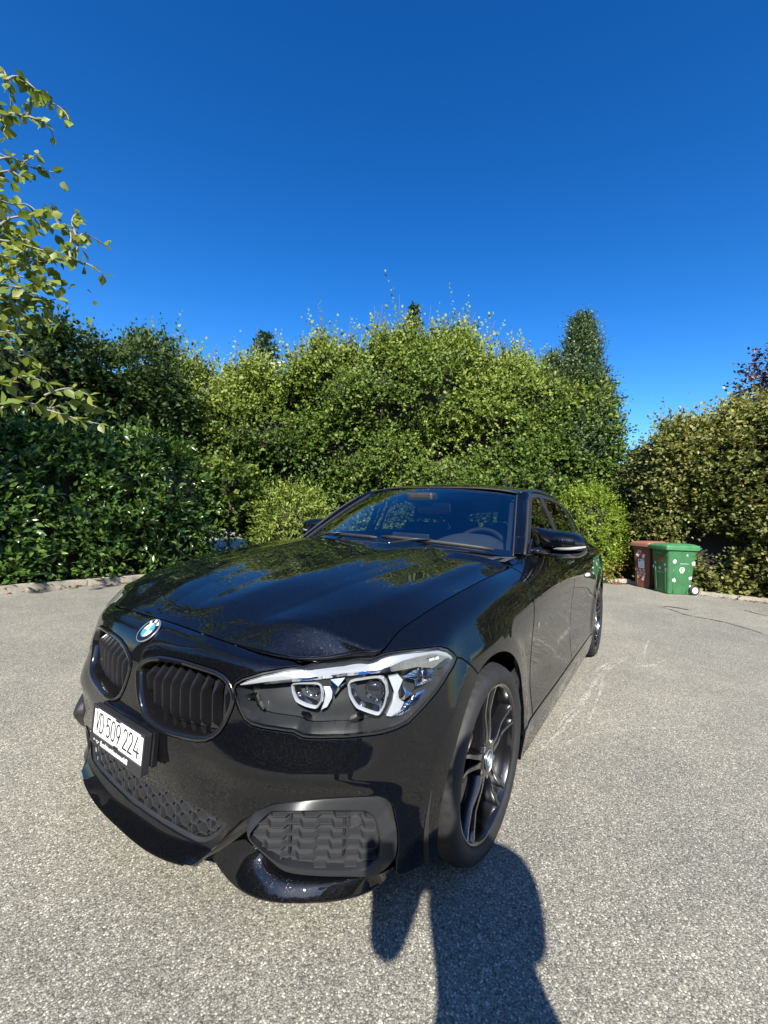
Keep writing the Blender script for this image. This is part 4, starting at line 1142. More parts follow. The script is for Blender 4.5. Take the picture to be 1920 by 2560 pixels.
# windscreen
def ws_surf(nu=28, nv=26, grow=0.0, push=0.0):
    G = []
    for t in np.linspace(0 - grow, 1 + grow, nu):
        e = np.array([np.interp(t, [0, 1], [P_W[0][k], P_W[-1][k]]) for k in range(3)]) if 0 <= t <= 1 else P_W[0] + (P_W[-1] - P_W[0])*t
        bow = np.array([0, 0, math.sin(math.pi*np.clip(t, 0, 1))*.012])
        c = np.array([-.50 + (-1.135 + .50)*t, 0, .992 + (1.338 - .992)*t]) + [0, 0, math.sin(math.pi*np.clip(t, 0, 1))*.030]
        row = []
        for s in np.linspace(-1 - grow*.3, 1 + grow*.3, nv):
            w = abs(s)**2.3; p = c*(1 - w) + (e + bow)*w; p[1] = e[1]*s; row.append(p + np.array([.5, 0, .86])*push)
        G.append(row)
    return np.array(G)
WSG = ws_surf()
MB().grid(WSG, 0, True).build('windscreen', M['glass'], car)
# black printed border of the glass
WI = ws_surf(push=-.004)
bd = MB(); nu, nv = WI.shape[:2]
fs = []
for i in range(nu-1):
    for j in range(nv-1):
        if i < 2 or i > nu-3 or j < 1 or j > nv-2: fs.append((i*nv+j, (i+1)*nv+j, (i+1)*nv+j+1, i*nv+j+1))
bd.add(WI.reshape(-1, 3), fs, 0, True); bd.build('windscreen_border', M['black'], car)
edge = [tuple(p) for p in WSG[:, -1]]
for sd in (0, 1): MB().tube([np.array(p) + [.001, .004, .003] for p in edge], .0042, 6).build('screen_trim', M['rubber'], car, flipy=bool(sd))
# pillar and roof rail: strip from the screen/roof edge to the top of the side windows
PA = np.vstack([curve(P_W, 30), curve(P_R, 50)]); QA = np.vstack([curve(Q_A, 30), curve(Q_R, 50)])
def rail():
    rows = []
    for w in np.linspace(0, 1, 9):
        bul = math.sin(math.pi*w)
        n = np.cross(np.gradient(PA, axis=0), QA - PA); n /= np.linalg.norm(n, axis=1)[:, None]; n = np.where(n[:, 1:2] < 0, -n, n)
        rows.append(PA*(1-w) + QA*w + n*.014*bul)
    inner = [QA + np.array([0, -.014, -.004])]
    return MB().grid(np.array([PA - [0, .008, .012]] + rows + inner), 0, True)
for sd in (0, 1): rail().build('pillar_and_roof_rail', M['paint'], car, flipy=bool(sd), auto=70)
# roof skin
def roof():
    ed = curve(P_R, 40); cz = lambda x: np.interp(x, [-2.98, -2.7, -2.35, -2.0, -1.75, -1.5, -1.34, -1.25, -1.15], [1.262, 1.322, 1.372, 1.398, 1.404, 1.398, 1.383, 1.368, 1.345])
    G = []
    for i, e in enumerate(ed):
        fr = max(0, 1 - i/9.0)
        row = []
        for s in np.linspace(-1, 1, 25):
            w = abs(s)**2.4; x = e[0] + fr**1.5*.105*(1 - abs(s)**2.3); z = cz(x)*(1-w) + e[2]*w
            row.append((x, e[1]*s*.985, z))
        G.append(row)
    sm = np.array(G)
    for _ in range(3): sm[1:-1, :, 2] = sm[1:-1, :, 2]*.5 + (sm[2:, :, 2] + sm[:-2, :, 2])*.25
    return sm
RF = roof(); MB().grid(RF, 0, True).build('roof', M['paint'], car)
for sd in (0, 1): MB().tube([p + [0, .004, .001] for p in curve(P_R, 40)], .0045, 5).build('roof_moulding', M['satin'], car, flipy=bool(sd))
front = RF[0]; MB().tube([p + np.array([.004, 0, -.002]) for p in front], .005, 6).build('header_trim', M['rubber'], car)
# side windows
def sg_fn(x, z):
    xx = -np.asarray(x)
    yb = np.interp(xx, [-3.0, -2.86, -2.6, -2.3, -1.95, -1.45, -.95, -.72, -.6], [.66, .675, .712, .748, .768, .774, .770, .757, .74])
    zb = np.interp(xx, [-3.0, -2.3, -1.45, -.7], [1.045, 1.035, 1.0, .965]); dz = z - zb
    return np.stack([xx, yb - .36*dz - .28*dz*np.abs(dz), z], 1)
SG = FSurf(sg_fn, .6, 3.0, .9, 1.4)
def belt(x): return float(np.interp(x, [-2.9, -2.3, -1.45, -.95, -.7], [1.050, 1.030, 1.000, .988, .972]))
top = QA[:, [0, 2]]
def top_z(x): return float(np.interp(-x, -top[:, 0], top[:, 1]))
outer = [(-a, b + .004) for a, b in top[::2]] + [(-x, belt(x) - .008) for x in np.linspace(-2.86, -.72, 24)]
def pane(xa0, xa1, xb0, xb1, drop=.022):
    """pane between front edge (bottom xa0, top xa1) and rear edge (bottom xb0, top xb1)"""
    bot = [(-x, belt(x) + .008) for x in np.linspace(xa0, xb0, 12)]
    tp = [(-x, top_z(x) - drop) for x in np.linspace(xb1, xa1, 16)]
    return rounded(np.array(bot + tp), it=1)
panes = [pane(-.80, -1.20, -1.475, -1.452), pane(-1.535, -1.512, -2.24, -2.12), pane(-2.275, -2.16, -2.72, -2.60, .018)]
# front pane follows the pillar
q = np.array([(-a - (-.0), b) for a, b in Q_A[:, [0, 2]]])
panes[0] = rounded(np.array([(-x, belt(x) + .008) for x in np.linspace(-.775, -1.475, 12)] + [(-x, top_z(x) - .022) for x in np.linspace(-1.452, -1.23, 8)] + [(1.165 + .03, 1.252), (1.00 + .03, 1.152), (.845 + .03, 1.042)]), it=1)
sw = panel(SG, np.array(outer), panes, step=.05, bstep=.02, gap=0, depth=.01, lift=.002, nsign=1 if SG.normals(np.array([[1.5, 1.1]]))[0, 1] > 0 else -1)
SGN = 1 if SG.normals(np.array([[1.5, 1.1]]))[0, 1] > 0 else -1
for sd in (0, 1):
    f_ = sheet_object('side_window_frame', [sw], M['satin'], car, flip=bool(sd))
    for pn, mt in zip(panes, ('glass2', 'glass3', 'glass3')):
        gp = panel(SG, pn, [], step=.06, bstep=.03, gap=-.004, lift=-.003, depth=.002, nsign=SGN, skip_flange=True)
        sheet_object('side_window', [gp], M[mt], car, flip=bool(sd))
    MB().tube([np.array([x, float(sg_fn(np.array([-x]), np.array([belt(x) - .006]))[0, 1]) + .004, belt(x) - .006]) for x in np.linspace(-.74, -2.84, 40)], .007, 6).build('belt_moulding', M['gloss'], car, flipy=bool(sd))
    MB().tube([p + np.array([.0, .004, .0]) for p in curve(Q_A, 24)], .0065, 6).build('door_seal', M['rubber'], car, flipy=bool(sd))
    # shoulder between the belt and the flank
    us = np.linspace(u_at_x(-.56), FIELD.U[-1], 60); E = FIELD(np.stack([us, np.full(60, V1 - .004)], 1))
    I = np.array([[p[0], max(0, p[1] - .03) if p[0] > -3.3 else p[1]*.9, p[2] + (.012 if p[0] > -2.9 else .02)] for p in E])
    MB().grid(np.array([E - [0, 0, .001], E*.4 + I*.6 + [0, 0, .002], I, I - [0, .01, .06]]), 0, True).build('door_sill_top', M['paint'], car, flipy=bool(sd))
    # rear pillar
    A = np.array([P_R[-1], P_R[-1] + [-.16, .02, -.09], [-3.25, .555, 1.05]]); B = np.array([Q_R[-1], [-2.98, .655, 1.04], [-3.10, .63, 1.02]])
    MB().grid(np.array([A, A*.5 + B*.5 + [0, .012, .01], B, B - [0, 0, .06]]), 0, True).build('rear_pillar', M['paint'], car, flipy=bool(sd))
# tailgate: spoiler, rear screen, panel
rr = RF[-1]
rg = lambda t, z0: np.array([[p[0] - t*.36, p[1]*(1 + .10*t), p[2] - t*(p[2] - 1.00)] for p in rr])
MB().grid(np.array([rr, rr + [-.10, 0, -.022], rr + [-.11, 0, -.034], rg(.12, 0)]), 0, True).build('roof_spoiler', M['paint'], car)
MB().grid(np.array([rg(.10, 0), rg(.5, 0), rg(.92, 0)]), 0, True).build('rear_screen', M['glass3'], car)
MB().grid(np.array([rg(.92, 0), rg(1.0, 0) + [-.02, 0, -.02], rg(1.0, 0) + [-.13, 0, -.06], rg(1.0, 0) + [-.13, 0, -.12]]), 0, True).build('tailgate', M['paint'], car)

# ------------------------------------------------------------------ car: mirrors, wipers, handles, cabin
def mirror_parts(sd):
    g = empty('door_mirror', parent=car); fl = bool(sd)
    st = [(.718, 1.099, 1.108, -.955, -.975), (.742, 1.082, 1.107, -.945, -1.0), (.764, 1.045, 1.105, -.935, -1.01), (.782, .990, 1.103, -.920, -1.02), (.83, .976, 1.098, -.895, -1.03), (.88, .972, 1.097, -.885, -1.035), (.93, .972, 1.090, -.892, -1.035), (.965, .978, 1.080, -.915, -1.03), (.988, .990, 1.056, -.950, -1.02), (1.000, 1.004, 1.028, -.985, -1.01)]
    zs = .998
    def sect(y, zb, zt, xf, xb, part):
        n = 18; row = []
        for k in range(n+1):
            a = -math.pi/2 + math.pi*k/n
            zc = (zb + zt)/2; h = (zt - zb)/2; z = zc + h*math.sin(a)*(abs(math.sin(a))**-.25 if abs(math.sin(a)) > .01 else 1); x = xb + (xf - xb)*abs(math.cos(a))**.62
            row.append((x, y, z))
        return row
    G = [sect(*s, None) for s in st]
    Gd = spline_basis(np.arange(len(st)), np.linspace(0, len(st)-1, 40)); G = np.einsum('ij,jkc->ikc', Gd, np.array(G))
    lo = MB(); up = MB()
    MBm = MB().grid(G, 0, True); MBm.add([tuple(p) for p in G[0]], [tuple(range(19))]); MBm.add([tuple(p) for p in G[-1]], [tuple(range(19))[::-1]])
    MBm.build('mirror_shell', M['paint'], g, flipy=fl, auto=60)
    bk = np.array([G[:, 0], (G[:, 0] + G[:, -1])/2, G[:, -1]]); MB().grid(bk, 0, False).build('mirror_back', M['satin'], g, flipy=fl)
    gl = np.array([[(-1.034, y, z) for y in np.linspace(.80, .972, 6)] for z in np.linspace(.99, 1.078, 4)]); MB().grid(gl, 0, False).build('mirror_glass', M['chrome'], g, flipy=fl)
    # lower black tray and arm, indicator strip
    def front_x(y, z):
        k = float(np.clip(np.interp(y, [G[i][0][1] for i in range(40)], range(40)), 0, 38.999)); i0 = int(k); r0_, r1_ = G[i0], G[i0+1]; t = k - i0; return (1-t)*np.interp(z, r0_[:, 2], r0_[:, 0]) + t*np.interp(z, r1_[:, 2], r1_[:, 0])
    ind = [[(front_x(y, z) + .004 - .002*abs(q), y, z) for q, z in zip((-1, 0, 1), (zc - hh, zc, zc + hh))] for y, zc, hh in zip(np.linspace(.852, .997, 24), np.interp(np.linspace(0, 1, 24), [0, .5, 1], [1.000, 1.006, 1.019]), np.interp(np.linspace(0, 1, 24), [0, .12, .7, 1], [.001, .0068, .0066, .004]))]
    MB().grid(ind, 0, True).build('indicator_strip', M['drl'], g, flipy=fl)
    tray = [[(xf + .004, y, z0 + .012), (xf + .006, y, z0 + .004), (xf - .02, y, z0 - .010), (-1.01, y, z0 - .008), (-1.02, y, z0 + .01)] for y, xf, z0 in ((.70, -.86, .972), (.74, -.87, .973), (.79, -.895, .972), (.84, -.895, .966), (.90, -.888, .966), (.95, -.905, .970), (.98, -.945, .978), (1.0, -.985, 1.0))]
    Gt = spline_basis(np.arange(8), np.linspace(0, 7, 36)); T = np.einsum('ij,jkc->ikc', Gt, np.array(tray))
    MB().grid(T, 0, True).build('mirror_tray', M['gloss'], g, flipy=fl, auto=60)
    foot = [[(-.76, .772, .992), (-.80, .772, 1.06), (-.84, .770, 1.04), (-.84, .775, .99)], [(-.83, .70+.10, .984), (-.84, .80, .992), (-.93, .80, .992), (-.93, .80, .975)]]
    arm = MB().tube([(-.84, .755, .985), (-.87, .79, .986), (-.90, .83, .982)], [.026, .022, .016], 10, flat=(1.6, .8)); arm.build('mirror_arm', M['gloss'], g, flipy=fl)
    tri = [(-.735, .768, .985), (-.80, .765, 1.045), (-.86, .772, .990)]
    MB().prism([(0, 0), (.13, 0), (.11, .03), (.055, .075)], .012, M=Matrix(((-1, 0, 0, -.735), (0, .25*0, 1, .762), (0, 1, 0, .978), (0, 0, 0, 1)))).build('mirror_foot', M['gloss'], g, flipy=fl, bevel=.004)
    return g
for sd in (0, 1): mirror_parts(sd)
# door handles
for nm, x0 in (('front', -1.30), ('rear', -2.08)):
    for sd in (0, 1):
        uv = uv_xz([(x, .900 if x0 > -2 else .915) for x in np.linspace(x0, x0 - .17, 9)], umin=2.2); P = FIELD(uv); n = -FIELD.normals(uv)
        h = np.array([0, .010, .017, .020, .021, .020, .017, .010, 0])
        rows = [[P[i] + n[i]*(h[i]*k) + np.array([0, 0, dz]) for k, dz in ((0, .011), (1, .010), (1.12, 0), (1, -.008), (0, -.010))] for i in range(9)]
        o = MB().grid(rows, 0, True).build('door_handle', M['paint'], car, flipy=bool(sd), auto=60)
# the little panel between bonnet corner and screen pillar
for sd in (0, 1):
    c0 = _edge_fine[-1]; MB().grid([[(-.46, .66, .944), c0 + [.01, -.03, .004], c0 + [0, 0, -.002]], [(-.56, .66, .950), (-.60, .715, .948), c0 + [-.09, .012, .006]], [(-.70, .66, .955), (-.70, .712, .955), (-.735, .775, .966)]], 0, True).build('scuttle_corner', M['paint'], car, flipy=bool(sd))
# side badge on the wing
pb = px('c5', 625, 1620); uvb2 = FIELD.from_px([pb], umin=1, umax=3)[0]
for sd in (0, 1):
    P = FIELD([uvb2])[0] + out_n(uvb2)[0]*.0012
    g = MB()
    for k, (dx, w) in enumerate(((.014, .006), (.006, .006), (-.004, .010))):
        g.add([P + np.array([dx + w*.5, .001, .010]), P + np.array([dx - w*.4, .001, .010]), P + np.array([dx - w*.5, .001, -.010]), P + np.array([dx + w*.2, .001, -.010])], [(0, 1, 2, 3)])
    g.build('wing_badge', M['silver'], car, flipy=bool(sd))
# wipers, scuttle
MB().grid(np.array([[(x0 - .30*abs(s)**2.2, s*.735, z0 - .040*abs(s)**2.2) for s in np.linspace(-1, 1, 30)] for x0, z0 in ((-.375, .974), (-.42, .982), (-.47, .980), (-.50, .984))]), 0, True).build('scuttle_panel', M['satin'], car)
def wiper(p0, p1, pa):
    g = empty('wiper', parent=car)
    def on(y, t):
        s = abs(y)/.70; return np.array([(-.50 - .19*s**2.3) - .63*t, y, (.992 - .034*s**2.3) + .345*t + .012])
    pts = [on(p0[0] + (p1[0]-p0[0])*k/10, p0[1] + (p1[1]-p0[1])*k/10) for k in range(11)]
    MB().tube(pts, [.004] + [.007]*9 + [.004], 6, flat=(.7, 1.4)).build('wiper_blade', M['rubber'], g)
    a = np.array(pts[5]); MB().tube([pa, pa*.4 + a*.6 + [0, 0, .018], a + [0, 0, .010]], [.010, .008, .006], 6, flat=(1.3, .7)).build('wiper_arm', M['satin'], g)
    MB().tube([pa - [0, 0, .02], pa + [0, 0, .012]], .014, 10).build('wiper_pivot', M['gloss'], g)
wiper((.62, .03), (.02, .05), np.array([-.455, .12, .990])); wiper((.0, .025), (-.56, .06), np.array([-.52, -.50, .978]))
# cabin
cb_ = MB()
G = [[(x, s*(.72 if x > -1.0 else .70), z) for s in np.linspace(-1, 1, 9)] for x, z in ((-.52, .945), (-.70, .957), (-.88, .962), (-1.02, .950), (-1.10, .90), (-1.10, .55))]
cb_.grid(G, 0, True); cb_.build('dashboard', M['dash'], car, auto=50)
def blob(rows, mt, nm, auto=60): return MB().grid(np.array(rows), 0, True).build(nm, mt, car, auto=auto)
# instrument hood
hood = []
for x, k in ((-.66, 0), (-.76, .55), (-.86, .9), (-.95, 1.0), (-1.04, .96), (-1.05, .6)):
    hood.append([(x, .37 + .235*s, .955 + k*.098*max(0, 1 - abs(s)**2.6)) for s in np.linspace(-1, 1, 19)])
blob(hood, M['dash'], 'instrument_hood')
MB().box((-.855, -.105, .955), (-.835, .155, 1.036)).build('display_screen', M['cabin'], car, bevel=.006)
MB().tube([(-1.075 + .0 - .18*(.5*math.sin(a)), .37 + .185*math.cos(a), .905 + .185*math.sin(a)*.92) for a in np.linspace(0, 2*math.pi, 49)], .0165, 10, caps=False).build('steering_wheel', M['leather'], car)
MB().box((-1.12, .30, .84), (-1.05, .44, .96)).build('steering_boss', M['cabin'], car, bevel=.02)
for sy in (.37, -.37):
    g = empty('front_seat', parent=car)
    def seatgrid(x0, z0, x1, z1, w0, w1, th):
        rows = []
        for t in np.linspace(0, 1, 9):
            x = x0 + (x1-x0)*t; z = z0 + (z1-z0)*t; w = w0 + (w1-w0)*t
            rows.append([(x + th*math.sin(a)*.5 + .03*math.cos(a)**2, sy + w*math.cos(a), z) for a in np.linspace(0, 2*math.pi, 25)[:-1]])
        return rows
    rw = seatgrid(-1.62, .55, -1.82, 1.10, .25, .20, .13); mb = MB().grid(rw, 0, True, close_v=True); mb.add(rw[-1], [tuple(range(24))]); mb.build('seat_back', M['seat'], g)
    rw = seatgrid(-1.80, 1.13, -1.84, 1.30, .12, .11, .09); mb = MB().grid(rw, 0, True, close_v=True); mb.add(rw[-1], [tuple(range(24))]); mb.build('headrest', M['seat'], g)
    mb = MB(); 
    for dy in (-.05, .05): mb.tube([(-1.81, sy+dy, 1.07), (-1.82, sy+dy, 1.16)], .006, 6)
    mb.build('headrest_posts', M['steel'], g)
    MB().box((-1.65, sy-.25, .42), (-1.15, sy+.25, .58)).build('seat_cushion', M['seat'], g, bevel=.05)
g = empty('rear_seat', parent=car)
MB().box((-2.78, -.62, .45), (-2.62, .62, 1.02)).build('seat_back', M['seat'], g, bevel=.04)
MB().box((-2.70, -.62, .40), (-2.15, .62, .56)).build('seat_cushion', M['seat'], g, bevel=.04)
for y in (-.38, 0, .38): MB().box((-2.76, y-.11, 1.02), (-2.68, y+.11, 1.12)).build('headrest', M['seat'], g, bevel=.02)
fl = MB(); fl.box((-3.1, -.70, .30), (-.55, .70, .34)); fl.box((-.60, -.66, .34), (-.56, .66, .93)); fl.box((-3.12, -.55, .34), (-2.80, .55, .96)); fl.build('cabin_floor', M['cabin'], car)
for sd in (0, 1):
    MB().grid([[(x, .735 if z > .9 else .76, z) for z in (.34, .6, .93, .975)] for x in np.linspace(-.75, -2.8, 6)], 0, True).build('door_lining', M['cabin'], car, flipy=bool(sd))
    MB().grid([[(p[0] - .035, p[1] - .05, p[2] - .03) for p in c] for c in (PA[::3], QA[::3])], 0, True).build('pillar_lining', M['cabin'], car, flipy=bool(sd))
    MB().grid([[(x0, .715, 1.0), (x0 - .03, .60, 1.30), (x0 - .11, .60, 1.30), (x0 - .09, .715, 1.0)] for x0 in (-1.46, -1.50)], 0, False).build('door_pillar', M['cabin'], car, flipy=bool(sd))
MB().grid(RF - [0, 0, .03], 0, True).build('headliner', M['cabin'], car)
g = empty('rear_view_mirror', parent=car)
MB().box((-1.045, -.03, 1.165), (-1.015, .20, 1.235)).build('mirror_housing', M['gloss'], g, bevel=.014, seg=3)
MB().tube([(-1.02, .06, 1.23), (-.985, .05, 1.262)], .014, 8).build('mirror_stem', M['cabin'], g)
MB().box((-1.06, -.085, 1.245), (-.965, .10, 1.298)).build('sensor_housing', M['cabin'], g, bevel=.015)
# ------------------------------------------------------------------ ground
def asphalt_material():
    m_ = mat("asphalt with pale chippings", (.2, .19, .17), .85, spec=.3); nt = NT(m_); co = coords(nt)
    v = nt.n("ShaderNodeTexVoronoi"); v.inputs["Scale"].default_value = 205; v.inputs["Randomness"].default_value = 1; nt.l(co, v.inputs["Vector"])
    v2 = nt.n("ShaderNodeTexVoronoi"); v2.inputs["Scale"].default_value = 430; nt.l(co, v2.inputs["Vector"])
    sep = nt.n("ShaderNodeSeparateColor"); nt.l(v.outputs["Color"], sep.inputs[0])
    sep2 = nt.n("ShaderNodeSeparateColor"); nt.l(v2.outputs["Color"], sep2.inputs[0])
    stone = nt.ramp(sep.outputs[0], [(0, (.10, .097, .085)), (.35, (.205, .198, .168)), (.72, (.32, .308, .262)), (1, (.60, .58, .50))])
    fine = nt.ramp(sep2.outputs[1], [(0, (.11, .108, .095)), (.6, (.255, .248, .212)), (1, (.46, .445, .385))])
    pick = nt.ramp(sep.outputs[2], [(.42, (0, 0, 0)), (.5, (1, 1, 1))])
    base = nt.mix(pick, stone, fine)
    gap = nt.ramp(v.outputs["Distance"], [(.45, (1, 1, 1)), (.85, (.58, .58, .58))])
    base = nt.mix(1.0, base, gap, 'MULTIPLY')
    # broad tone: wear, damp dirt, traffic polish
    n1 = nt.noise(.55, 5, .6, co); n2 = nt.noise(3.2, 5, .65, co)
    base = nt.mix(1.0, base, nt.ramp(n1.outputs[0], [(.32, (.82, .815, .80)), (.62, (1.10, 1.075, 1.01))]), 'MULTIPLY')
    base = nt.mix(1.0, base, nt.ramp(n2.outputs[0], [(.35, (.90, .90, .90)), (.7, (1.08, 1.07, 1.05))]), 'MULTIPLY')
    nt.l(base, nt.b.inputs["Base Color"])
    h = nt.math('SUBTRACT', nt.math('MULTIPLY', sep.outputs[1], .6), v.outputs["Distance"])
    nt.bump(h, .5, .0035)
    return m_
M['asphalt'] = asphalt_material()
gm = MB(); gm.grid([[(x, y, 0) for y in (-300, -60, -20, -8, 0, 8, 20, 60, 300)] for x in (-300, -60, -20, -8, 0, 8, 20, 60, 300)], 0, False, flip=False)
asphalt = gm.build('asphalt', M['asphalt']); asphalt['kind'] = 'structure'
def ground_strip(pts, w, z, name, mt, jitter=.3, step=.03):
    """flat wavering band lying on the asphalt"""
    P = curve(np.array([[p[0], p[1], 0] for p in pts]), max(8, int(sum(np.linalg.norm(np.subtract(a, b)) for a, b in zip(pts[:-1], pts[1:]))/step)))
    T = np.gradient(P, axis=0); T /= np.linalg.norm(T, axis=1)[:, None]; N = np.stack([-T[:, 1], T[:, 0], T[:, 0]*0], 1)
    n = len(P); ww = w*(1 + jitter*rng.normal(size=n))*np.sin(np.linspace(.12, math.pi-.12, n))**.5; ww = np.clip(ww, w*.15, w*2)
    off = np.cumsum(rng.normal(size=n))*w*.10; off -= np.linspace(off[0], off[-1], n)
    A = P + N*(off + ww/2)[:, None] + [0, 0, z]; B = P + N*(off - ww/2)[:, None] + [0, 0, z]
    return MB().grid(np.array([A, B]), 0, False)
def scuff_material():
    m_ = bpy.data.materials.new("pale scuff on asphalt"); m_.use_nodes = True; t = m_.node_tree; nt = NT(m_); b = nt.b
    b.inputs["Base Color"].default_value = (.58, .55, .47, 1); b.inputs["Roughness"].default_value = .9
    v = nt.n("ShaderNodeTexVoronoi"); v.inputs["Scale"].default_value = 120; nt.l(coords(nt), v.inputs["Vector"])
    s = nt.n("ShaderNodeSeparateColor"); nt.l(v.outputs["Color"], s.inputs[0])
    nz = nt.noise(5, 3, .6, coords(nt))
    f = nt.math('MULTIPLY', nt.ramp(s.outputs[0], [(.25, (0, 0, 0)), (.8, (1, 1, 1))]), nt.ramp(nz.outputs[0], [(.3, (.2, .2, .2)), (.62, (.85, .85, .85))]))
    nt.l(f, b.inputs["Alpha"]); return m_
M['scuff'] = scuff_material(); M['crack'] = mat("sealed crack", (.035, .034, .033), .9)
def gpx(k, pts): return [tuple(at(px(k, *q), z=0)[:2]) for q in pts]
CROPS['g'] = (1300, 1450, 620/1659); CROPS['w'] = (0, 120, 320/722)
sc_ = MB()
for pts, w in (([(270,1115),(380,1055),(520,1025),(750,998),(960,992),(1180,985)], .022), ([(90,1190),(210,1075),(300,960),(360,880),(430,760),(500,640),(600,575),(720,510)], .03),
               ([(440,990),(500,830),(545,690),(570,610),(640,545),(730,505)], .018), ([(480,635),(560,580),(640,540)], .02), ([(700,600),(830,580),(970,540)], .025), ([(830,525),(845,450),(862,400)], .02), ([(470,975),(600,955),(700,945)], .02), ([(250,1010),(330,900),(420,840)], .03)):
    s_ = ground_strip(gpx('g', pts), w, .004, 'scuff', None); sc_.add(s_.v, s_.f)
o = sc_.build('scuff_marks', M['scuff'], fix=False); o['kind'] = 'structure'
ck = MB()
for pts, w in (([(880,168),(1000,195),(1120,235),(1290,268),(1430,300),(1659,372)], .022), ([(960,175),(1040,185),(1150,205)], .05), ([(1500,200),(1580,225),(1700,250)], .02)):
    s_ = ground_strip(gpx('g', pts), w, .004, 'crack', None, .45); ck.add(s_.v, s_.f)
o = ck.build('asphalt_crack', M['crack'], fix=False); o['kind'] = 'structure'

# ------------------------------------------------------------------ kerbs and beds
def stone_material(name, c):
    m_ = mat(name, c, .9); nt = NT(m_); co = coords(nt, 'Generated'); co = coords(nt)
    n = nt.noise(40, 6, .7, co); n2 = nt.noise(6, 4, .6, co)
    a = nt.ramp(n.outputs[0], [(.3, tuple(x*.7 for x in c)), (.7, tuple(min(1, x*1.2) for x in c))])
    nt.l(nt.mix(1.0, a, nt.ramp(n2.outputs[0], [(.35, (.72, .72, .68)), (.65, (1.1, 1.08, 1.02))]), 'MULTIPLY'), nt.b.inputs["Base Color"]); nt.bump(n.outputs[0], .35, .004); return m_
M['kerb'] = stone_material("weathered concrete kerb", (.36, .33, .28)); M['soil'] = stone_material("dry leaf-strewn soil", (.07, .052, .036))
def kerb(p0, p1, h=.08, w=.13, L=.98):
    p0, p1 = np.array(p0), np.array(p1); d = p1 - p0; tot = np.linalg.norm(d); d /= tot; n = np.array([-d[1], d[0]])
    root = empty('kerb'); root['kind'] = 'structure'
    k = 0; s = 0
    while s < tot:
        l = min(L, tot - s) - .010; mb = MB(); a = p0 + d*s
        ca, sa = d; M4 = Matrix(((ca, -sa, 0, a[0]), (sa, ca, 0, a[1]), (0, 0, 1, rng.normal()*.004), (0, 0, 0, 1)))
        G = []
        for x in np.linspace(0, l, 8):
            j = rng.normal(size=4)*.0035; G.append([(x, -w/2 + j[0], -.05), (x, -w/2 + j[0], h-.025), (x, -w/2 + .022, h + j[1]), (x, w/2, h + j[2]), (x, w/2, -.05)])
        mb.grid(G, 0, True); mb.add(G[0], [tuple(range(5))]); mb.add(G[-1], [tuple(range(5))[::-1]])
        mb.v = [tuple(M4 @ Vector(v)) for v in mb.v]; mb.build('kerb_stone', M['kerb'], root, auto=35); s += L
    return root
KL0, KL1 = np.array([2.2, -5.62]), np.array([-9.0, -4.55])       # kerb on the far side of the car (world xy)
# side of the kerb that faces the car must be -n: choose order so that n points away from the asphalt
kerb((-9.0, -4.80), (2.6, -5.62))
kr = [view(3.2, 8.62)[:2], view(4.95, 8.42)[:2], view(5.61, 7.50)[:2], view(6.30, 6.74)[:2], view(8.6, 4.6)[:2]]
kerb(kr[1], kr[0], .09, .13, .9); kerb(kr[4], kr[2], .06, .12, .9); kerb(kr[2], kr[1], .06, .12, .9)
def bed(pts, name='soil_bed', z=.06):
    mb = MB(); mb.prism([(p[0], p[1]) for p in pts], z); o = mb.build(name, M['soil']); o['kind'] = 'structure'; return o
bed([(2.6, -5.70), (2.6, -9.5), (-6.0, -9.5), (-9.0, -4.88)], z=.055)
bed([kr[4] + [.3, 1.2], kr[4] + [.02, .06], kr[2] + [-.05, .05], kr[1] + [-.08, .03], kr[0] + [-.04, -.06], view(3.2, 13)[:2], view(12, 13)[:2]], z=.05)

# ------------------------------------------------------------------ foliage
def leaf_material(name, lo, mid, hi, rough=.5, trans=.35, spec=.4):
    m_ = bpy.data.materials.new(name); m_.use_nodes = True; nt = NT(m_); t = m_.node_tree; b = nt.b
    at_ = nt.n("ShaderNodeAttribute"); at_.attribute_name = "tint"
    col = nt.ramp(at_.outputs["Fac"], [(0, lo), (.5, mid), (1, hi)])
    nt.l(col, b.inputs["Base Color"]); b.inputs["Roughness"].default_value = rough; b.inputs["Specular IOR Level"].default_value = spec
    tr = nt.n("ShaderNodeBsdfTranslucent"); nt.l(nt.mix(1.0, col, (1.25, 1.3, .55), 'MULTIPLY'), tr.inputs[0])
    mx = nt.n("ShaderNodeMixShader"); mx.inputs[0].default_value = trans
    out = t.nodes["Material Output"]; nt.l(b.outputs[0], mx.inputs[1]); nt.l(tr.outputs[0], mx.inputs[2]); nt.l(mx.outputs[0], out.inputs[0])
    return m_
M['leaf_hornbeam'] = leaf_material("hornbeam leaf", (.036, .072, .012), (.100, .155, .024), (.24, .28, .055), .5, .28, .3)
M['leaf_laurel'] = leaf_material("cherry laurel leaf", (.024, .058, .011), (.066, .128, .022), (.15, .225, .045), .26, .20, .5)
M['leaf_shaded'] = leaf_material("shaded hornbeam leaf", (.022, .048, .013), (.050, .086, .020), (.105, .14, .034), .5, .30, .3)  # darker copy of the hornbeam leaf, with shade put into its colour
M['leaf_column'] = leaf_material("evergreen column leaf", (.028, .058, .022), (.055, .095, .034), (.12, .155, .06), .42, .2, .4)
M['leaf_shrub'] = leaf_material("yellow green shrub leaf", (.09, .15, .015), (.17, .25, .025), (.30, .36, .05), .45, .35, .3)
M['leaf_beech'] = leaf_material("olive beech leaf", (.050, .066, .018), (.140, .158, .042), (.29, .275, .085), .45, .28, .35)
M['leaf_purple'] = leaf_material("purple beech leaf", (.022, .010, .014), (.050, .022, .030), (.10, .05, .06), .4, .2, .4)
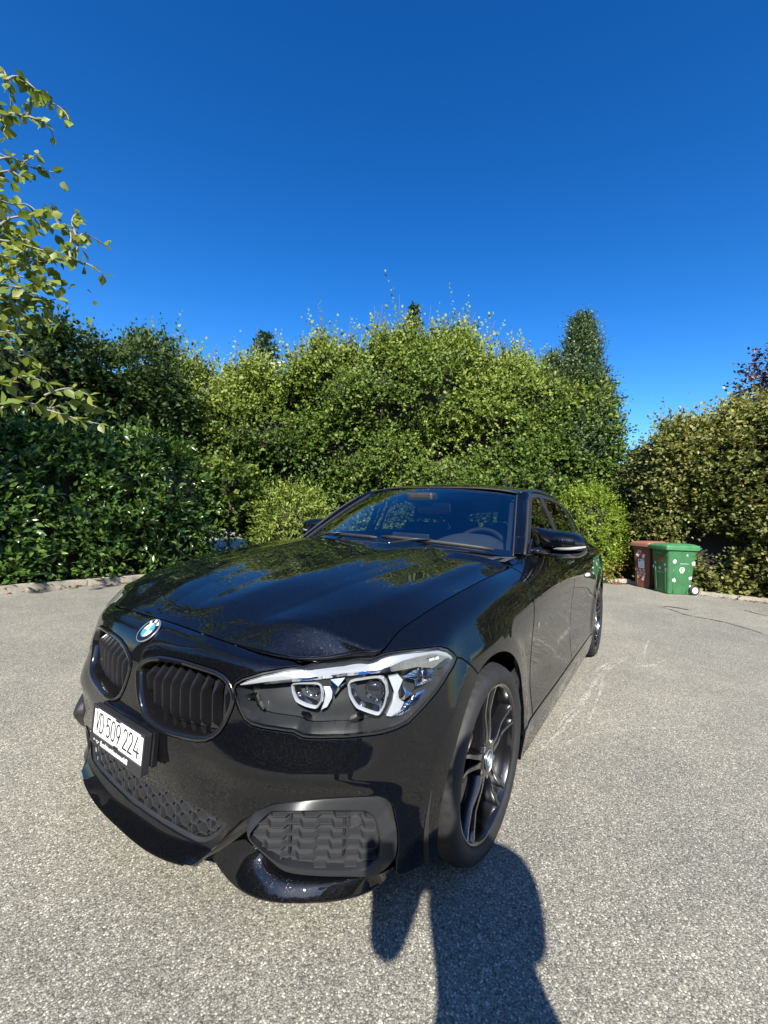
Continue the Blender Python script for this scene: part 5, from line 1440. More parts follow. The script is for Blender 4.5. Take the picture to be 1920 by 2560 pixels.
M['leaf_walnut'] = leaf_material("walnut leaf", (.08, .125, .026), (.17, .225, .048), (.30, .33, .09), .42, .40, .35)
M['leaf_conifer'] = leaf_material("blue green needle spray", (.020, .048, .030), (.040, .085, .052), (.08, .14, .08), .6, .1, .2)
M['leaf_litter'] = leaf_material("fallen dry leaf", (.10, .045, .02), (.20, .09, .035), (.32, .18, .07), .8, .1, .1)
def bark_material(name, c):
    m_ = mat(name, c, .9); nt = NT(m_); n = nt.noise(25, 6, .7, coords(nt), 1.5); nt.l(nt.ramp(n.outputs[0], [(.3, tuple(x*.5 for x in c)), (.7, tuple(x*1.3 for x in c))]), nt.b.inputs["Base Color"]); nt.bump(n.outputs[0], .6, .01); return m_
M['bark'] = bark_material("grey brown bark", (.10, .085, .07)); M['bark_pale'] = bark_material("pale walnut bark", (.26, .23, .21)); M['core_shade'] = bark_material("shade dark core", (.022, .018, .012))  # last one: near-black core colour standing in for shade deep in the foliage
def unit(v): return v/(np.linalg.norm(v, axis=-1, keepdims=True) + 1e-9)
LEAF_SHAPE = {'oval': np.array([(0, 0, 0), (-.30, .30, .05), (-.34, .55, .07), (0, 1, -.06), (.34, .55, .07), (.30, .30, .05), (0, .5, -.02)]),
              'lance': np.array([(0, 0, 0), (-.17, .28, .05), (-.19, .55, .05), (0, 1, -.12), (.19, .55, .05), (.17, .28, .05), (0, .5, .0)])}
LEAF_FACES = np.array([(0, 6, 1), (1, 6, 2), (2, 6, 3), (3, 6, 4), (4, 6, 5), (5, 6, 0)])
LEAF4 = np.array([(0, 0, 0), (-.33, .45, .07), (0, 1, -.05), (.33, .45, .07)]); LEAF4_F = np.array([(0, 2, 1), (0, 3, 2)])
def leaves_mesh(name, P, D, N, S, T, shape='oval', quad=False):
    """P base points, D along-leaf directions, N approximate normals, S lengths, T tints"""
    n = len(P); D = unit(D); X = unit(np.cross(D, N)); Z = np.cross(X, D)
    sh = LEAF4 if quad else LEAF_SHAPE[shape]; fc = LEAF4_F if quad else LEAF_FACES; k = len(sh)
    if quad and shape == 'lance': sh = sh*[.6, 1, 1]
    V = P[:, None, :] + S[:, None, None]*(sh[None, :, 0:1]*X[:, None, :] + sh[None, :, 1:2]*D[:, None, :] + sh[None, :, 2:3]*Z[:, None, :])
    F = (fc[None] + (np.arange(n)*k)[:, None, None]).reshape(-1, 3)
    me = bpy.data.meshes.new(name); me.vertices.add(n*k); me.vertices.foreach_set("co", V.reshape(-1).astype(np.float32))
    me.loops.add(len(F)*3); me.loops.foreach_set("vertex_index", F.reshape(-1).astype(np.int32))
    me.polygons.add(len(F)); me.polygons.foreach_set("loop_start", np.arange(len(F), dtype=np.int32)*3); 
    me.polygons.foreach_set("use_smooth", np.ones(len(F), bool))
    a = me.attributes.new("tint", 'FLOAT', 'POINT'); a.data.foreach_set("value", np.repeat(np.clip(T, 0, 1), k).astype(np.float32))
    me.update(calc_edges=True); me.validate()
    return me
def sines(rs, n=7, f=(1, 4)):
    K = rs.normal(size=(n, 3)); K = unit(K)*rs.uniform(*f, size=(n, 1)); ph = rs.uniform(0, 6.28, n); am = 1/np.linalg.norm(K, axis=1)**.6; am /= am.sum()
    return lambda X: (np.sin(X @ K.T + ph)*am).sum(1)*1.6
def twigs(B, D, L, nl, rs, size, out, up=.6, droop=.15, tint=None, spread=.75, sizevar=.25, tvar=.22):
    """leafy twigs: base points B, directions D, lengths L; nl leaves each"""
    n = len(B); t = np.linspace(.12, 1, nl); D = unit(D)
    side = unit(np.cross(D, rs.normal(size=(n, 3))))
    curve_ = rs.normal(size=(n, 3))*.22; curve_[:, 2] -= droop
    P = B[:, None] + L[:, None, None]*(t[None, :, None]*D[:, None] + (t**2)[None, :, None]*curve_[:, None])
    alt = np.where(np.arange(nl) % 2 == 0, 1, -1)
    LD = D[:, None]*.75 + side[:, None]*alt[None, :, None]*spread + rs.normal(size=(n, nl, 3))*.28
    LD[:, -1] = D + rs.normal(size=(n, 3))*.2
    NN = out[:, None]*.55 + np.array([0, 0, up]) + rs.normal(size=(n, nl, 3))*.42
    S = size*(1 + sizevar*rs.normal(size=(n, nl)))*np.interp(t, [0, .5, 1], [.85, 1.05, .75])[None]
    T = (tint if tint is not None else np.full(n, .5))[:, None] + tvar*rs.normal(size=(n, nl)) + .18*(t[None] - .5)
    return P.reshape(-1, 3), LD.reshape(-1, 3), NN.reshape(-1, 3), np.clip(S, size*.4, size*1.7).reshape(-1), T.reshape(-1)
def cat(*ls): return [np.concatenate(a) for a in zip(*ls)]
def hedge(name, label, catg, p0, p1, height, zb, leafmat, seed, size, n_front, n_top, nl=8, L=(.22, .42), shape='oval', thick=1.1, rough=.28, shoots=0, shoot_len=(.5, 1.1), ends=(0, 0), tint_fn=None, core_stems=True, up=.6, individual=0, group=None, lean=.18, core_in=.30, hollow=-.6):
    """leafy hedge from p0 to p1 (its face on the left-hand side when walking p0 -> p1); height and zb are functions of s in 0..1"""
    rs = np.random.default_rng(seed); p0, p1 = np.array(p0, float), np.array(p1, float); d = p1 - p0; Ls = np.linalg.norm(d); d = d/Ls
    out2 = np.array([-d[1], d[0]]); o3 = np.array([out2[0], out2[1], 0]); d3 = np.array([d[0], d[1], 0])
    nz = sines(rs, 9, (1.2, 5)); nz2 = sines(rs, 6, (.5, 1.6))
    def surf_pt(s, z, extra=0):
        base = p0[None] + d[None]*(s*Ls)[:, None]; X = np.stack([s*Ls, z, s*0], 1)
        disp = nz(X*1.2)*rough + nz2(X)*rough*.8 - lean*(z - 1)*.3
        H = height(s); disp = disp - np.clip((z - (H - .7))/.7, 0, 1)**2*.45 + extra
        q = base + out2[None]*disp[:, None]; return np.stack([q[:, 0], q[:, 1], z], 1)
    parts = []
    s = rs.uniform(ends[0], 1 + ends[1], n_front); H = height(s); z0 = zb(s); z = z0 + (H - z0)*rs.uniform(0, 1, n_front)**.92
    B = surf_pt(s, z, -rs.exponential(.10, n_front) - .05)
    gapm = nz(np.stack([s*Ls, z*1.4, s*0 + 7], 1)*2.0) > hollow      # the foliage opens into dark hollows here and there
    s, z, H, B = s[gapm], z[gapm], H[gapm], B[gapm]; n_front = len(s)
    D = o3[None]*.8 + np.array([0, 0, .35]) + rs.normal(size=(n_front, 3))*.55
    X = np.stack([s*Ls, z, s*0], 1)
    tf = (lambda s, z, H: .45 + 0*s) if tint_fn is None else tint_fn
    tint = tf(s, z, H) + .16*nz(X*.8 + 5)
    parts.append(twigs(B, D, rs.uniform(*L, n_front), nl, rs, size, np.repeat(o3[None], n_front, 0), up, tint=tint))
    s = rs.uniform(ends[0], 1 + ends[1], n_top); H = height(s); w = rs.uniform(0, 1, n_top)
    B = surf_pt(s, H - .15 + .25*nz(np.stack([s*Ls, w*thick, s*0], 1)*2), -w*thick); 
    D = np.array([0, 0, 1.0])[None] + o3*.15 + rs.normal(size=(n_top, 3))*.38
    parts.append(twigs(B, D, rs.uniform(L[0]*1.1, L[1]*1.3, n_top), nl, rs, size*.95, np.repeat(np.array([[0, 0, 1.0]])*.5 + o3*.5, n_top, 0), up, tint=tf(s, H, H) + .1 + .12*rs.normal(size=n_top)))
    root = thing(name, label, catg, (float((p0[0]+p1[0])/2), float((p0[1]+p1[1])/2), 0), group=group)
    off = np.array([(p0[0]+p1[0])/2, (p0[1]+p1[1])/2, 0])
    if shoots:
        s = rs.uniform(ends[0], 1 + ends[1], shoots); H = height(s); w = rs.uniform(.05, .7, shoots)
        B = surf_pt(s, H - .1, -w*thick); ln = rs.uniform(*shoot_len, shoots)*rs.uniform(.5, 1, shoots); D = np.array([0, 0, 1.0])[None] + rs.normal(size=(shoots, 3))*[.16, .16, .05]
        parts.append(twigs(B, D, ln, 19, rs, size*1.05, np.repeat(o3[None], shoots, 0), .5, 0, tint=tf(s, H, H) + .12, spread=.9))
        mb = MB()
        for b, dd, l_ in zip(B, unit(D), ln): mb.tube([b - off, b + dd*l_*.6 - off, b + dd*l_ - off], [.011, .008, .004], 4)
        mb.build('shoots', M['bark'], root)['kind'] = 'stuff'
    P, LD, NN, S, T = cat(*parts)
    if individual:
        dist = np.linalg.norm(P - CAM, axis=1); q = proj(P); vis = (q[:, 0] > 0) & (q[:, 0] < 1920) & (q[:, 1] > 0)
        sc = np.where(vis, S/dist, 0); ix = np.argsort(-sc)[:individual]; mask = np.zeros(len(P), bool); mask[ix] = True
        bins_ = [single_leaf(shape, t_) for t_ in (.25, .5, .75, .95)]
        for i in ix:
            o = bpy.data.objects.new('leaf', bins_[int(np.clip(T[i]*4, 0, 3))]); COL.objects.link(o); o.parent = root
            if not o.data.materials: o.data.materials.append(M[leafmat])
            dd = unit(LD[i]); X_ = unit(np.cross(dd, NN[i])); Z_ = np.cross(X_, dd); s_ = S[i]; p = P[i] - off
            o.matrix_local = Matrix(((X_[0]*s_, dd[0]*s_, Z_[0]*s_, p[0]), (X_[1]*s_, dd[1]*s_, Z_[1]*s_, p[1]), (X_[2]*s_, dd[2]*s_, Z_[2]*s_, p[2]), (0, 0, 0, 1)))
        P, LD, NN, S, T = P[~mask], LD[~mask], NN[~mask], S[~mask], T[~mask]
    me = leaves_mesh('foliage', P - off, LD, NN, S, T, shape); o = link('foliage', me, M[leafmat], root); o['kind'] = 'stuff'
    if core_stems:  # dark core added behind the leaves so gaps read as shade, plus stems
        ss = np.linspace(0.0, 1.0, max(6, int(Ls/.22))); G = []
        for s_ in ss:
            H = float(height(np.array([s_]))[0]); b = float(zb(np.array([s_]))[0]); row = []
            for f in np.linspace(0, 1, 12):
                z = b + .05 + (H - .32 - b)*f; row.append(surf_pt(np.array([s_]), np.array([z]), -core_in - .06*math.sin(9*f + 11*s_))[0] - off)
            for w in (.35, .7, 1.0): row.append(surf_pt(np.array([s_]), np.array([H - .32]), -core_in - w*thick)[0] - off)
            q = surf_pt(np.array([s_]), np.array([b + .05]), -core_in - thick)[0] - off; row.append(q)
            G.append(row)
        mb = MB().grid(G, 0, True); mb.add(G[0], [tuple(range(len(G[0])))]); mb.add(G[-1], [tuple(range(len(G[0])))[::-1]])
        if float(zb(np.array([.5]))[0]) > .3 or True:
            for s_ in np.arange(.05, 1, .5/Ls):
                q = surf_pt(np.array([s_]), np.array([1.0]), -core_in - .25)[0] - off; mb.tube([(q[0], q[1], 0), (q[0] + rs.normal()*.04, q[1], .8), (q[0], q[1], 1.6)], [.03, .025, .02], 5)
        mb.build('shade_core', M['core_shade'], root)['kind'] = 'stuff'
    return root
_SL = {}
def single_leaf(shape, tint):
    key = (shape, tint)
    if key not in _SL:
        _SL[key] = leaves_mesh('leaf', np.zeros((1, 3)), np.array([[0, 1.0, 0]]), np.array([[0, 0, 1.0]]), np.array([1.0]), np.array([tint]), shape)
    return _SL[key].copy() if _SL[key].users else _SL[key]
def single_leaf(shape, tint):
    me = leaves_mesh('leaf', np.zeros((1, 3)), np.array([[0, 1.0, 0]]), np.array([[0, 0, 1.0]]), np.array([1.0]), np.array([tint]), shape); return me
def K(v): return lambda s: np.full(np.shape(s), float(v))
def prof(xs, ys, amp=0, fr=5, ph=0): return lambda s: np.interp(s, xs, ys) + amp*np.sin(np.asarray(s)*fr*6.283 + ph) + amp*.6*np.sin(np.asarray(s)*fr*15.1 + 2*ph)

# laurel hedge along the far kerb (its face towards the car)
hedge('laurel_hedge', "glossy dark green laurel hedge behind the left kerb", 'hedge', (-3.05, -5.62), (2.6, -5.98), prof([0, .12, .3, .6, 1], [1.95, 2.25, 2.15, 2.1, 2.15], .06, 3), K(.02), 'leaf_laurel', 11, .115, 2300, 700, nl=9, L=(.25, .5), shape='lance', thick=1.0, rough=.20, ends=(-.02, 0), individual=260, core_in=.26,
      tint_fn=lambda s, z, H: .42 + .12*np.sin(s*9))
hedge('laurel_bush', "rounded laurel bush closing the right end of the laurel hedge", 'bush', (-3.0, -6.7), (-3.15, -5.75), K(2.0), K(.02), 'leaf_laurel', 12, .115, 420, 90, nl=9, L=(.25, .5), shape='lance', thick=.5, rough=.15, core_in=.2)
# taller hedge behind the laurel, in shade
hedge('tall_shaded_hedge', "tall dark hornbeam hedge rising behind the laurel hedge", 'hedge', (-3.6, -7.15), (2.8, -7.3), prof([0, .1, .25, .45, .7, 1], [4.6, 4.25, 3.95, 4.0, 3.6, 3.5], .10, 4), K(.9), 'leaf_shaded', 13, .085, 3000, 1100, nl=9, L=(.3, .55), thick=1.0, rough=.3, shoots=60, shoot_len=(.3, .8), core_in=.35)
# big central hedge
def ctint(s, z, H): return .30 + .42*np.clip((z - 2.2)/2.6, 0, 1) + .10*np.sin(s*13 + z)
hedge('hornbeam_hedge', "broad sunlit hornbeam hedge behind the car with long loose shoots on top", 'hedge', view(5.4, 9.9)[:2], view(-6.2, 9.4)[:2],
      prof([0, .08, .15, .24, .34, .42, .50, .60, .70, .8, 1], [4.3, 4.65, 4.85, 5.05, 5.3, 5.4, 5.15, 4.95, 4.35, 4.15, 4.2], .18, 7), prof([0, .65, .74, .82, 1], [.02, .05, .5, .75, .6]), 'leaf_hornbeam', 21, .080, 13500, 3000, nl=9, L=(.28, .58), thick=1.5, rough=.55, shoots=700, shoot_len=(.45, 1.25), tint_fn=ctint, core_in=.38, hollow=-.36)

# right hand hedge behind the bins
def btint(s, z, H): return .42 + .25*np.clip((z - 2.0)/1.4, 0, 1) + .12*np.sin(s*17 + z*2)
hb = [view(8.9, 4.2)[:2], view(6.75, 6.75)[:2], view(5.55, 8.1)[:2], view(4.95, 9.3)[:2]]
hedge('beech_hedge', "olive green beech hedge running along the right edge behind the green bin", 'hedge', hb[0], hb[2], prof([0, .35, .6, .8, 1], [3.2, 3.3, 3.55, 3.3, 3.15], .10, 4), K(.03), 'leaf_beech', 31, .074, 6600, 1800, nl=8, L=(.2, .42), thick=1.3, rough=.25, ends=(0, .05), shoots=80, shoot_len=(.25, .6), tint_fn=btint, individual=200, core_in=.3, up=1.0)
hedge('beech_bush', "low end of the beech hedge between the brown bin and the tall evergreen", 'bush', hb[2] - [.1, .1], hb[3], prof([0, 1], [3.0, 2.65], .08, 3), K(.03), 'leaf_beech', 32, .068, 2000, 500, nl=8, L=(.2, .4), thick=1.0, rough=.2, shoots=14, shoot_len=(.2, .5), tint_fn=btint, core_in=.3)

def crown(name, label, catg, c, rad, leafmat, seed, n_tw, size, nl=8, L=(.2, .4), shape='oval', core=.72, up=.5, tint0=.45, trunk=None, taper=None, shell=.16, group=None, quad=False, upd=.25, tintz=.2, barkm='bark', rough=.16, skip=None, limbs=6):
    """leafy crown around c with radii rad; taper(z01) scales the width with height"""
    rs = np.random.default_rng(seed); c = np.array(c, float); rad = np.array(rad, float)
    u = unit(rs.normal(size=(n_tw, 3))); nz = sines(rs, 8, (1.5, 4.5))
    if taper is not None:
        z01 = rs.uniform(0, 1, n_tw); a = rs.uniform(0, 6.283, n_tw); w = taper(z01)
        u = np.stack([np.cos(a), np.sin(a), z01*0 + .25], 1); B = np.stack([np.cos(a)*w*rad[0], np.sin(a)*w*rad[1], (z01*2-1)*rad[2]], 1)
        k = 1 + rough*nz(B*1.2) - rs.exponential(shell, n_tw); B = B*np.stack([k, k, np.ones(n_tw)], 1)
    else:
        k = 1 + rough*nz(u*rad*1.3) - rs.exponential(shell, n_tw); B = u*rad*np.clip(k, .1, None)[:, None]; z01 = B[:, 2]/rad[2]*.5 + .5
    if skip is not None:
        ok = ~skip(B + c); B, u, z01 = B[ok], u[ok], z01[ok]
    n = len(B); D = u + np.array([0, 0, upd]) + rs.normal(size=(n, 3))*.5
    P, LD, NN, S, T = twigs(B, D, rs.uniform(*L, n), nl, rs, size, unit(u), up, tint=tint0 + tintz*(z01 - .5) + .15*nz(B*1.5 + 3))
    base = np.array([c[0], c[1], 0]); root = thing(name, label, catg, tuple(base), group=group)
    me = leaves_mesh('foliage', P + c - base, LD, NN, S, T, shape, quad); o = link('foliage', me, M[leafmat], root); o['kind'] = 'stuff'
    if core:  # solid core filling the crown; its dark colour paints the inner shade
        mb = MB(); G = []
        for zz in np.linspace(-1, 1, 14):
            w = (taper(np.array([zz*.5+.5]))[0] if taper is not None else math.sqrt(max(0, 1 - zz*zz)))*core
            G.append([(rad[0]*w*math.cos(a)*(1 + .12*math.sin(5*a + 7*zz)), rad[1]*w*math.sin(a)*(1 + .12*math.sin(5*a + 7*zz)), c[2] + rad[2]*zz*core) for a in np.linspace(0, 2*math.pi, 19)[:-1]])
        mb.grid(G, 0, True, close_v=True); mb.add(G[0], [tuple(range(18))]); mb.add(G[-1], [tuple(range(18))[::-1]]); mb.build('shade_core', M['core_shade'], root)
    mb = MB(); tr = trunk or .05
    mb.tube([(0, 0, -.02), (tr*.5, 0, c[2]*.5), (0, tr*.4, c[2])], [tr*1.25, tr, tr*.7], 9)
    for k in range(limbs):
        a = k*2.4; e = np.array([math.cos(a)*rad[0]*.6, math.sin(a)*rad[1]*.6, c[2] + rad[2]*(.45 - .12*k)]); s0 = np.array([0, 0, c[2]*(.55 + .06*k)])
        mb.tube([s0, s0*.5 + e*.5 + [0, 0, .1], e], [tr*.5, tr*.35, tr*.12], 6)
    mb.build('trunk', M[barkm], root); return root
col_t = lambda z: np.interp(z, [0, .12, .45, .7, .88, 1], [.80, 1, .95, .66, .33, .05])
crown('evergreen_column', "tall narrow dark evergreen standing right of the hornbeam hedge", 'tree', view(4.72, 10.4, 3.1), (.88, .88, 3.1), 'leaf_column', 41, 6000, .066, nl=9, L=(.18, .38), shape='lance', taper=col_t, core=.5, tint0=.45, upd=.9, rough=.42, shell=.22)
crown('evergreen_shoulder', "lower evergreen leaning against the left side of the tall narrow one", 'tree', view(4.05, 10.5, 2.65), (.8, .8, 2.65), 'leaf_column', 42, 2600, .062, nl=9, L=(.18, .36), shape='lance', taper=col_t, core=.5, tint0=.6, upd=.8, rough=.38, shell=.22)
crown('yellow_green_shrub', "bright yellow green shrub beside the brown bin", 'shrub', view(4.35, 8.95, .98), (.62, .62, .98), 'leaf_shrub', 43, 2300, .044, nl=9, L=(.16, .34), core=.72, tint0=.5, upd=.5, trunk=.03, limbs=3)
crown('low_leafy_plant', "low green plant growing over the kerb at the shrub's foot", 'plant', view(4.35, 8.60, .16), (.42, .24, .17), 'leaf_shrub', 44, 110, .05, nl=7, L=(.08, .18), core=.5, tint0=.2, trunk=.01, limbs=0)
crown('rusty_plant', "small plant with rusty orange leaves left of the brown bin", 'plant', view(4.62, 8.42, .22), (.22, .14, .18), 'leaf_litter', 45, 45, .04, nl=8, L=(.12, .26), core=0, tint0=.7, trunk=.008, limbs=0)
crown('purple_leaved_tree', "purple leaved tree showing above the beech hedge at the right edge", 'tree', view(11.0, 11.4, 4.6), (1.25, 1.25, 1.6), 'leaf_purple', 46, 1000, .10, nl=8, L=(.3, .6), core=.6, tint0=.5, trunk=.10)
crown('garden_laurel', "bright laurel bush in front of the hornbeam hedge behind the car's right mirror", 'bush', view(-1.85, 8.6, .8), (.62, .5, .82), 'leaf_hornbeam', 47, 1000, .08, nl=8, L=(.2, .4), shape='lance', core=.55, tint0=.75, trunk=.03, limbs=3)
crown('light_green_shrub', "pale green shrub in the gap between laurel and hornbeam hedges", 'shrub', view(-3.25, 8.9, 1.6), (.45, .4, .55), 'leaf_hornbeam', 48, 360, .095, nl=8, L=(.2, .4), core=.45, tint0=.55, trunk=.03, limbs=3)

def conifer(name, label, c, h, r0, seed, n_w, group=None):
    rs = np.random.default_rng(seed); root = thing(name, label, 'tree', (c[0], c[1], 0), group=group); Ps = []; mb = MB(); mb.tube([(0, 0, 0), (0, 0, h*.6), (.02, 0, h)], [.16, .09, .012], 8)
    for z in np.linspace(h*.45, h*.985, n_w):
        f = (h - z)/(h*.55); nb = 7
        for k in range(nb):
            a = rs.uniform(0, 6.283); l_ = r0*f**.85*rs.uniform(.75, 1.15) + .08; dirn = np.array([math.cos(a), math.sin(a), rs.uniform(-.05, .35)])
            b0 = np.array([0, 0, z]); m_ = max(3, int(l_/.09)); t = np.linspace(.1, 1, m_)
            P = b0 + dirn*t[:, None]*l_ + np.array([0, 0, -.18])*(t**2)[:, None]*l_; mb.tube([b0, P[len(P)//2], P[-1]], [.018*f + .005, .01*f + .004, .002], 4)
            for _ in range(5): Ps.append((P + rs.normal(size=P.shape)*.03, np.repeat(unit(dirn + rs.normal(size=3)*.7 + [0, 0, .1])[None], m_, 0) + rs.normal(size=(m_, 3))*.45, rs.normal(size=(m_, 3)) + [0, 0, 1], np.full(m_, .17), np.full(m_, .5) + .25*rs.normal(size=m_)))
    P, LD, NN, S, T = cat(*Ps); me = leaves_mesh('needles', P, LD, NN, S, T, 'lance', True)
    me.transform(Matrix.Identity(4)); o = link('needles', me, M['leaf_conifer'], root); o['kind'] = 'stuff'; mb.build('trunk', M['bark'], root); return root
conifer('conifer', "blue green conifer tip rising behind the left part of the hornbeam hedge", view(-4.5, 15.0), 7.55, 1.55, 51, 30)
conifer('conifer', "slim dark conifer tip behind the highest shoots of the hornbeam hedge", view(.80, 16), 9.3, .95, 52, 34)
def street_lamp(p, label, h):
    g = thing('street_lamp', label, 'street lamp', tuple(p)); MB().tube([(0, 0, 0), (0, 0, h*.5), (0, 0, h)], [.07, .055, .04], 10).build('pole', M['steel'], g)
    d = CR*[1, 1, 0]; d /= np.linalg.norm(d); M4 = Matrix(((d[0], -d[1], 0, 0), (d[1], d[0], 0, 0), (0, 0, 1, h), (0, 0, 0, 1))) @ Matrix.Rotation(R(-10), 4, 'Y')
    mb = MB(); mb.prism([(-.42, -.14), (.10, -.12), (.16, 0), (.10, .12), (-.42, .14), (-.50, 0)], .07, M=M4); mb.build('lamp_head', M['silver'], g, bevel=.02)
    mb = MB(); mb.prism([(-.40, -.10), (.0, -.09), (.0, .09), (-.40, .10)], .09, M=M4 @ Matrix.Translation((0, 0, -.085))); mb.build('lamp_glass', M['silver'], g, bevel=.02)
street_lamp(view(-3.25, 12.6), "street lamp with a flat pale head half hidden behind the hornbeam hedge", 5.55)

# walnut tree on the left: crown outside the picture, branches reaching in
wb = view(-5.3, 1.5)
def wskip(P):
    d = (P - CAM) @ np.array([CF[0], CF[1], 0])/np.linalg.norm(CF[:2]); l_ = (P - CAM) @ _r; return l_ > -.912*d - 1.0
walnut = crown('walnut_tree', "walnut tree at the left edge with large pale green leaves on bare twigs", 'tree', (wb[0], wb[1], 6.4), (2.6, 2.6, 2.6), 'leaf_walnut', 61, 620, .125, nl=7, L=(.35, .7), core=0, tint0=.5, trunk=.17, skip=wskip, shell=.35, barkm='bark_pale', limbs=9)
BRANCH = [  # pixels in the zoomed crop 'w', depth, leaf size
 ([(-160,420),(0,393),(60,370),(140,380),(180,318),(240,290),(330,330),(390,410)], 3.0, .105), ([(140,380),(200,400),(270,440),(300,500)], 3.0, .09), ([(-60,70),(0,110),(40,180),(58,260),(60,368)], 3.0, .09), ([(60,370),(40,420),(20,470)], 2.95, .10),
 ([(40,180),(120,170),(180,215),(240,280)], 2.95, .10),
 ([(-120,720),(0,700),(60,690),(130,660),(200,680),(300,700)], 3.05, .10), ([(60,690),(120,730),(160,700)], 3.05, .09), ([(-40,640),(60,620),(130,640),(205,600)], 3.0, .09), ([(-120,760),(0,730),(60,760)], 3.0, .10),
 ([(-160,950),(0,1000),(100,1050),(200,1120),(270,1170),(340,1195),(400,1180),(440,1110),(460,1050),(560,1090),(600,1120)], 3.1, .115), ([(400,1180),(460,1210),(520,1230),(580,1280)], 3.1, .10), ([(400,1180),(395,1120),(400,1050),(340,1000),(300,900)], 3.1, .10), ([(430,1060),(410,960),(440,930)], 3.1, .10),
 ([(-120,900),(0,860),(60,880),(140,880),(215,930)], 2.9, .12), ([(0,1000),(60,960),(150,950),(250,960)], 2.9, .125), ([(-100,1150),(0,1180),(100,1160),(180,1200),(300,1190)], 2.95, .12),
 ([(-100,1290),(0,1260),(150,1300),(300,1340),(350,1345)], 3.05, .11), ([(-60,1380),(60,1400),(150,1400),(270,1420),(330,1415)], 3.05, .10), ([(-100,1480),(0,1420),(100,1470),(180,1450),(245,1480)], 3.0, .10), ([(0,1580),(60,1600),(130,1570),(240,1525)], 3.1, .08), ([(60,1420),(120,1500),(160,1540)], 3.0, .09),
 ([(-80,1650),(0,1600),(90,1620),(170,1640)], 3.0, .10), ([(-100,1990),(0,2010),(90,1990),(200,2010)], 2.7, .13), ([(0,2040),(100,1990),(280,2030),(350,2010),(450,2000),(600,2050)], 3.0, .12), ([(200,2020),(330,2060),(430,2090),(560,2120)], 3.0, .115), ([(250,1960),(400,1920),(500,1960)], 3.05, .11), ([(-60,1880),(60,1880),(130,1850),(270,1890)], 2.9, .13),
 ([(-80,1070),(40,1090),(140,1110),(240,1140),(310,1150)], 2.85, .125), ([(-100,1330),(0,1330),(110,1350),(210,1330),(290,1310)], 2.9, .12), ([(120,1700),(180,1760),(230,1800)], 2.95, .11)]
rs = np.random.default_rng(62); tw = MB(); lv = []; woff = np.array([wb[0], wb[1], 0])
for pts, dp, sz in BRANCH:
    P3 = np.array([CAM + pray(px('w', *q))*(dp + .05*k + rs.normal()*.04)/1.0 for k, q in enumerate(pts)]); Pc = curve(P3, max(8, 5*len(pts))); Ln = np.linalg.norm(np.diff(Pc, axis=0), axis=1).sum()
    tw.tube(list(Pc - woff), list(np.linspace(.013 if Ln > .8 else .008, .003, len(Pc))), 6)
    m_ = max(9, int(Ln/.024)); tt = np.sort(rs.uniform(.12, 1, m_)); tt[-3:] = 1
    d = np.concatenate([[0], np.cumsum(np.linalg.norm(np.diff(Pc, axis=0), axis=1))]); d /= d[-1]
    for t in tt:
        p = np.array([np.interp(t, d, Pc[:, k]) for k in range(3)]); tg = unit(np.array([np.interp(min(1, t+.03), d, Pc[:, k]) - np.interp(max(0, t-.03), d, Pc[:, k]) for k in range(3)]))
        dd = unit(tg*.5 + rs.normal(size=3)*.75 + [0, 0, -.38]); lv.append((p, dd, rs.normal(size=3)*.5 + np.array([.2, .1, .9]), sz*.82*rs.uniform(.62, 1.12), rs.uniform(.15, .95)))
for X, Y, n_, dp in ((-20, 980, 26, 3.2), (60, 1060, 34, 3.1), (30, 1180, 40, 3.15), (120, 1120, 30, 3.2), (20, 1320, 44, 3.1), (120, 1260, 34, 3.15), (220, 1330, 26, 3.1), (60, 1440, 30, 3.1), (150, 1400, 22, 3.15), (-40, 1560, 30, 3.2), (10, 880, 16, 3.0), (180, 1180, 22, 3.1), (-30, 1800, 20, 3.0), (-60, 660, 14, 3.1), (-40, 380, 16, 3.1)):
    c0 = CAM + pray(px('w', X, Y))*dp
    tw.tube([c0 + np.array([.1, -.25, -.1]) - woff, c0 - woff], [.008, .003], 5)
    for _ in range(n_): lv.append((c0 + rs.normal(size=3)*[.16, .16, .11], unit(rs.normal(size=3)*.8 + [0, 0, -.5]), rs.normal(size=3)*.5 + np.array([.3, .25, .8]), .092*rs.uniform(.65, 1.15), rs.uniform(.1, .9)))
tw.build('twigs', M['bark_pale'], walnut)['kind'] = 'stuff'
lv.sort(key=lambda q: -q[3]/np.linalg.norm(q[0] - CAM)); LM = [single_leaf('oval', t) for t in (.2, .4, .6, .8, .98)]
for me in LM: me.materials.append(M['leaf_walnut'])
for p, dd, nn, s_, t in lv[:290]:
    X_ = unit(np.cross(dd, nn)); Z_ = np.cross(X_, dd); q = p - woff; o = bpy.data.objects.new('leaf', LM[min(4, int(t*5))]); COL.objects.link(o); o.parent = walnut
    o.matrix_local = Matrix(((X_[0]*s_*.92, dd[0]*s_, Z_[0]*s_, q[0]), (X_[1]*s_*.92, dd[1]*s_, Z_[1]*s_, q[1]), (X_[2]*s_*.92, dd[2]*s_, Z_[2]*s_, q[2]), (0, 0, 0, 1)))
if len(lv) > 290:
    r_ = lv[290:]; me = leaves_mesh('small_leaves', np.array([q[0] for q in r_]) - woff, np.array([q[1] for q in r_]), np.array([q[2] for q in r_]), np.array([q[3] for q in r_]), np.array([q[4] for q in r_])); o = link('small_leaves', me, M['leaf_walnut'], walnut); o['kind'] = 'stuff'

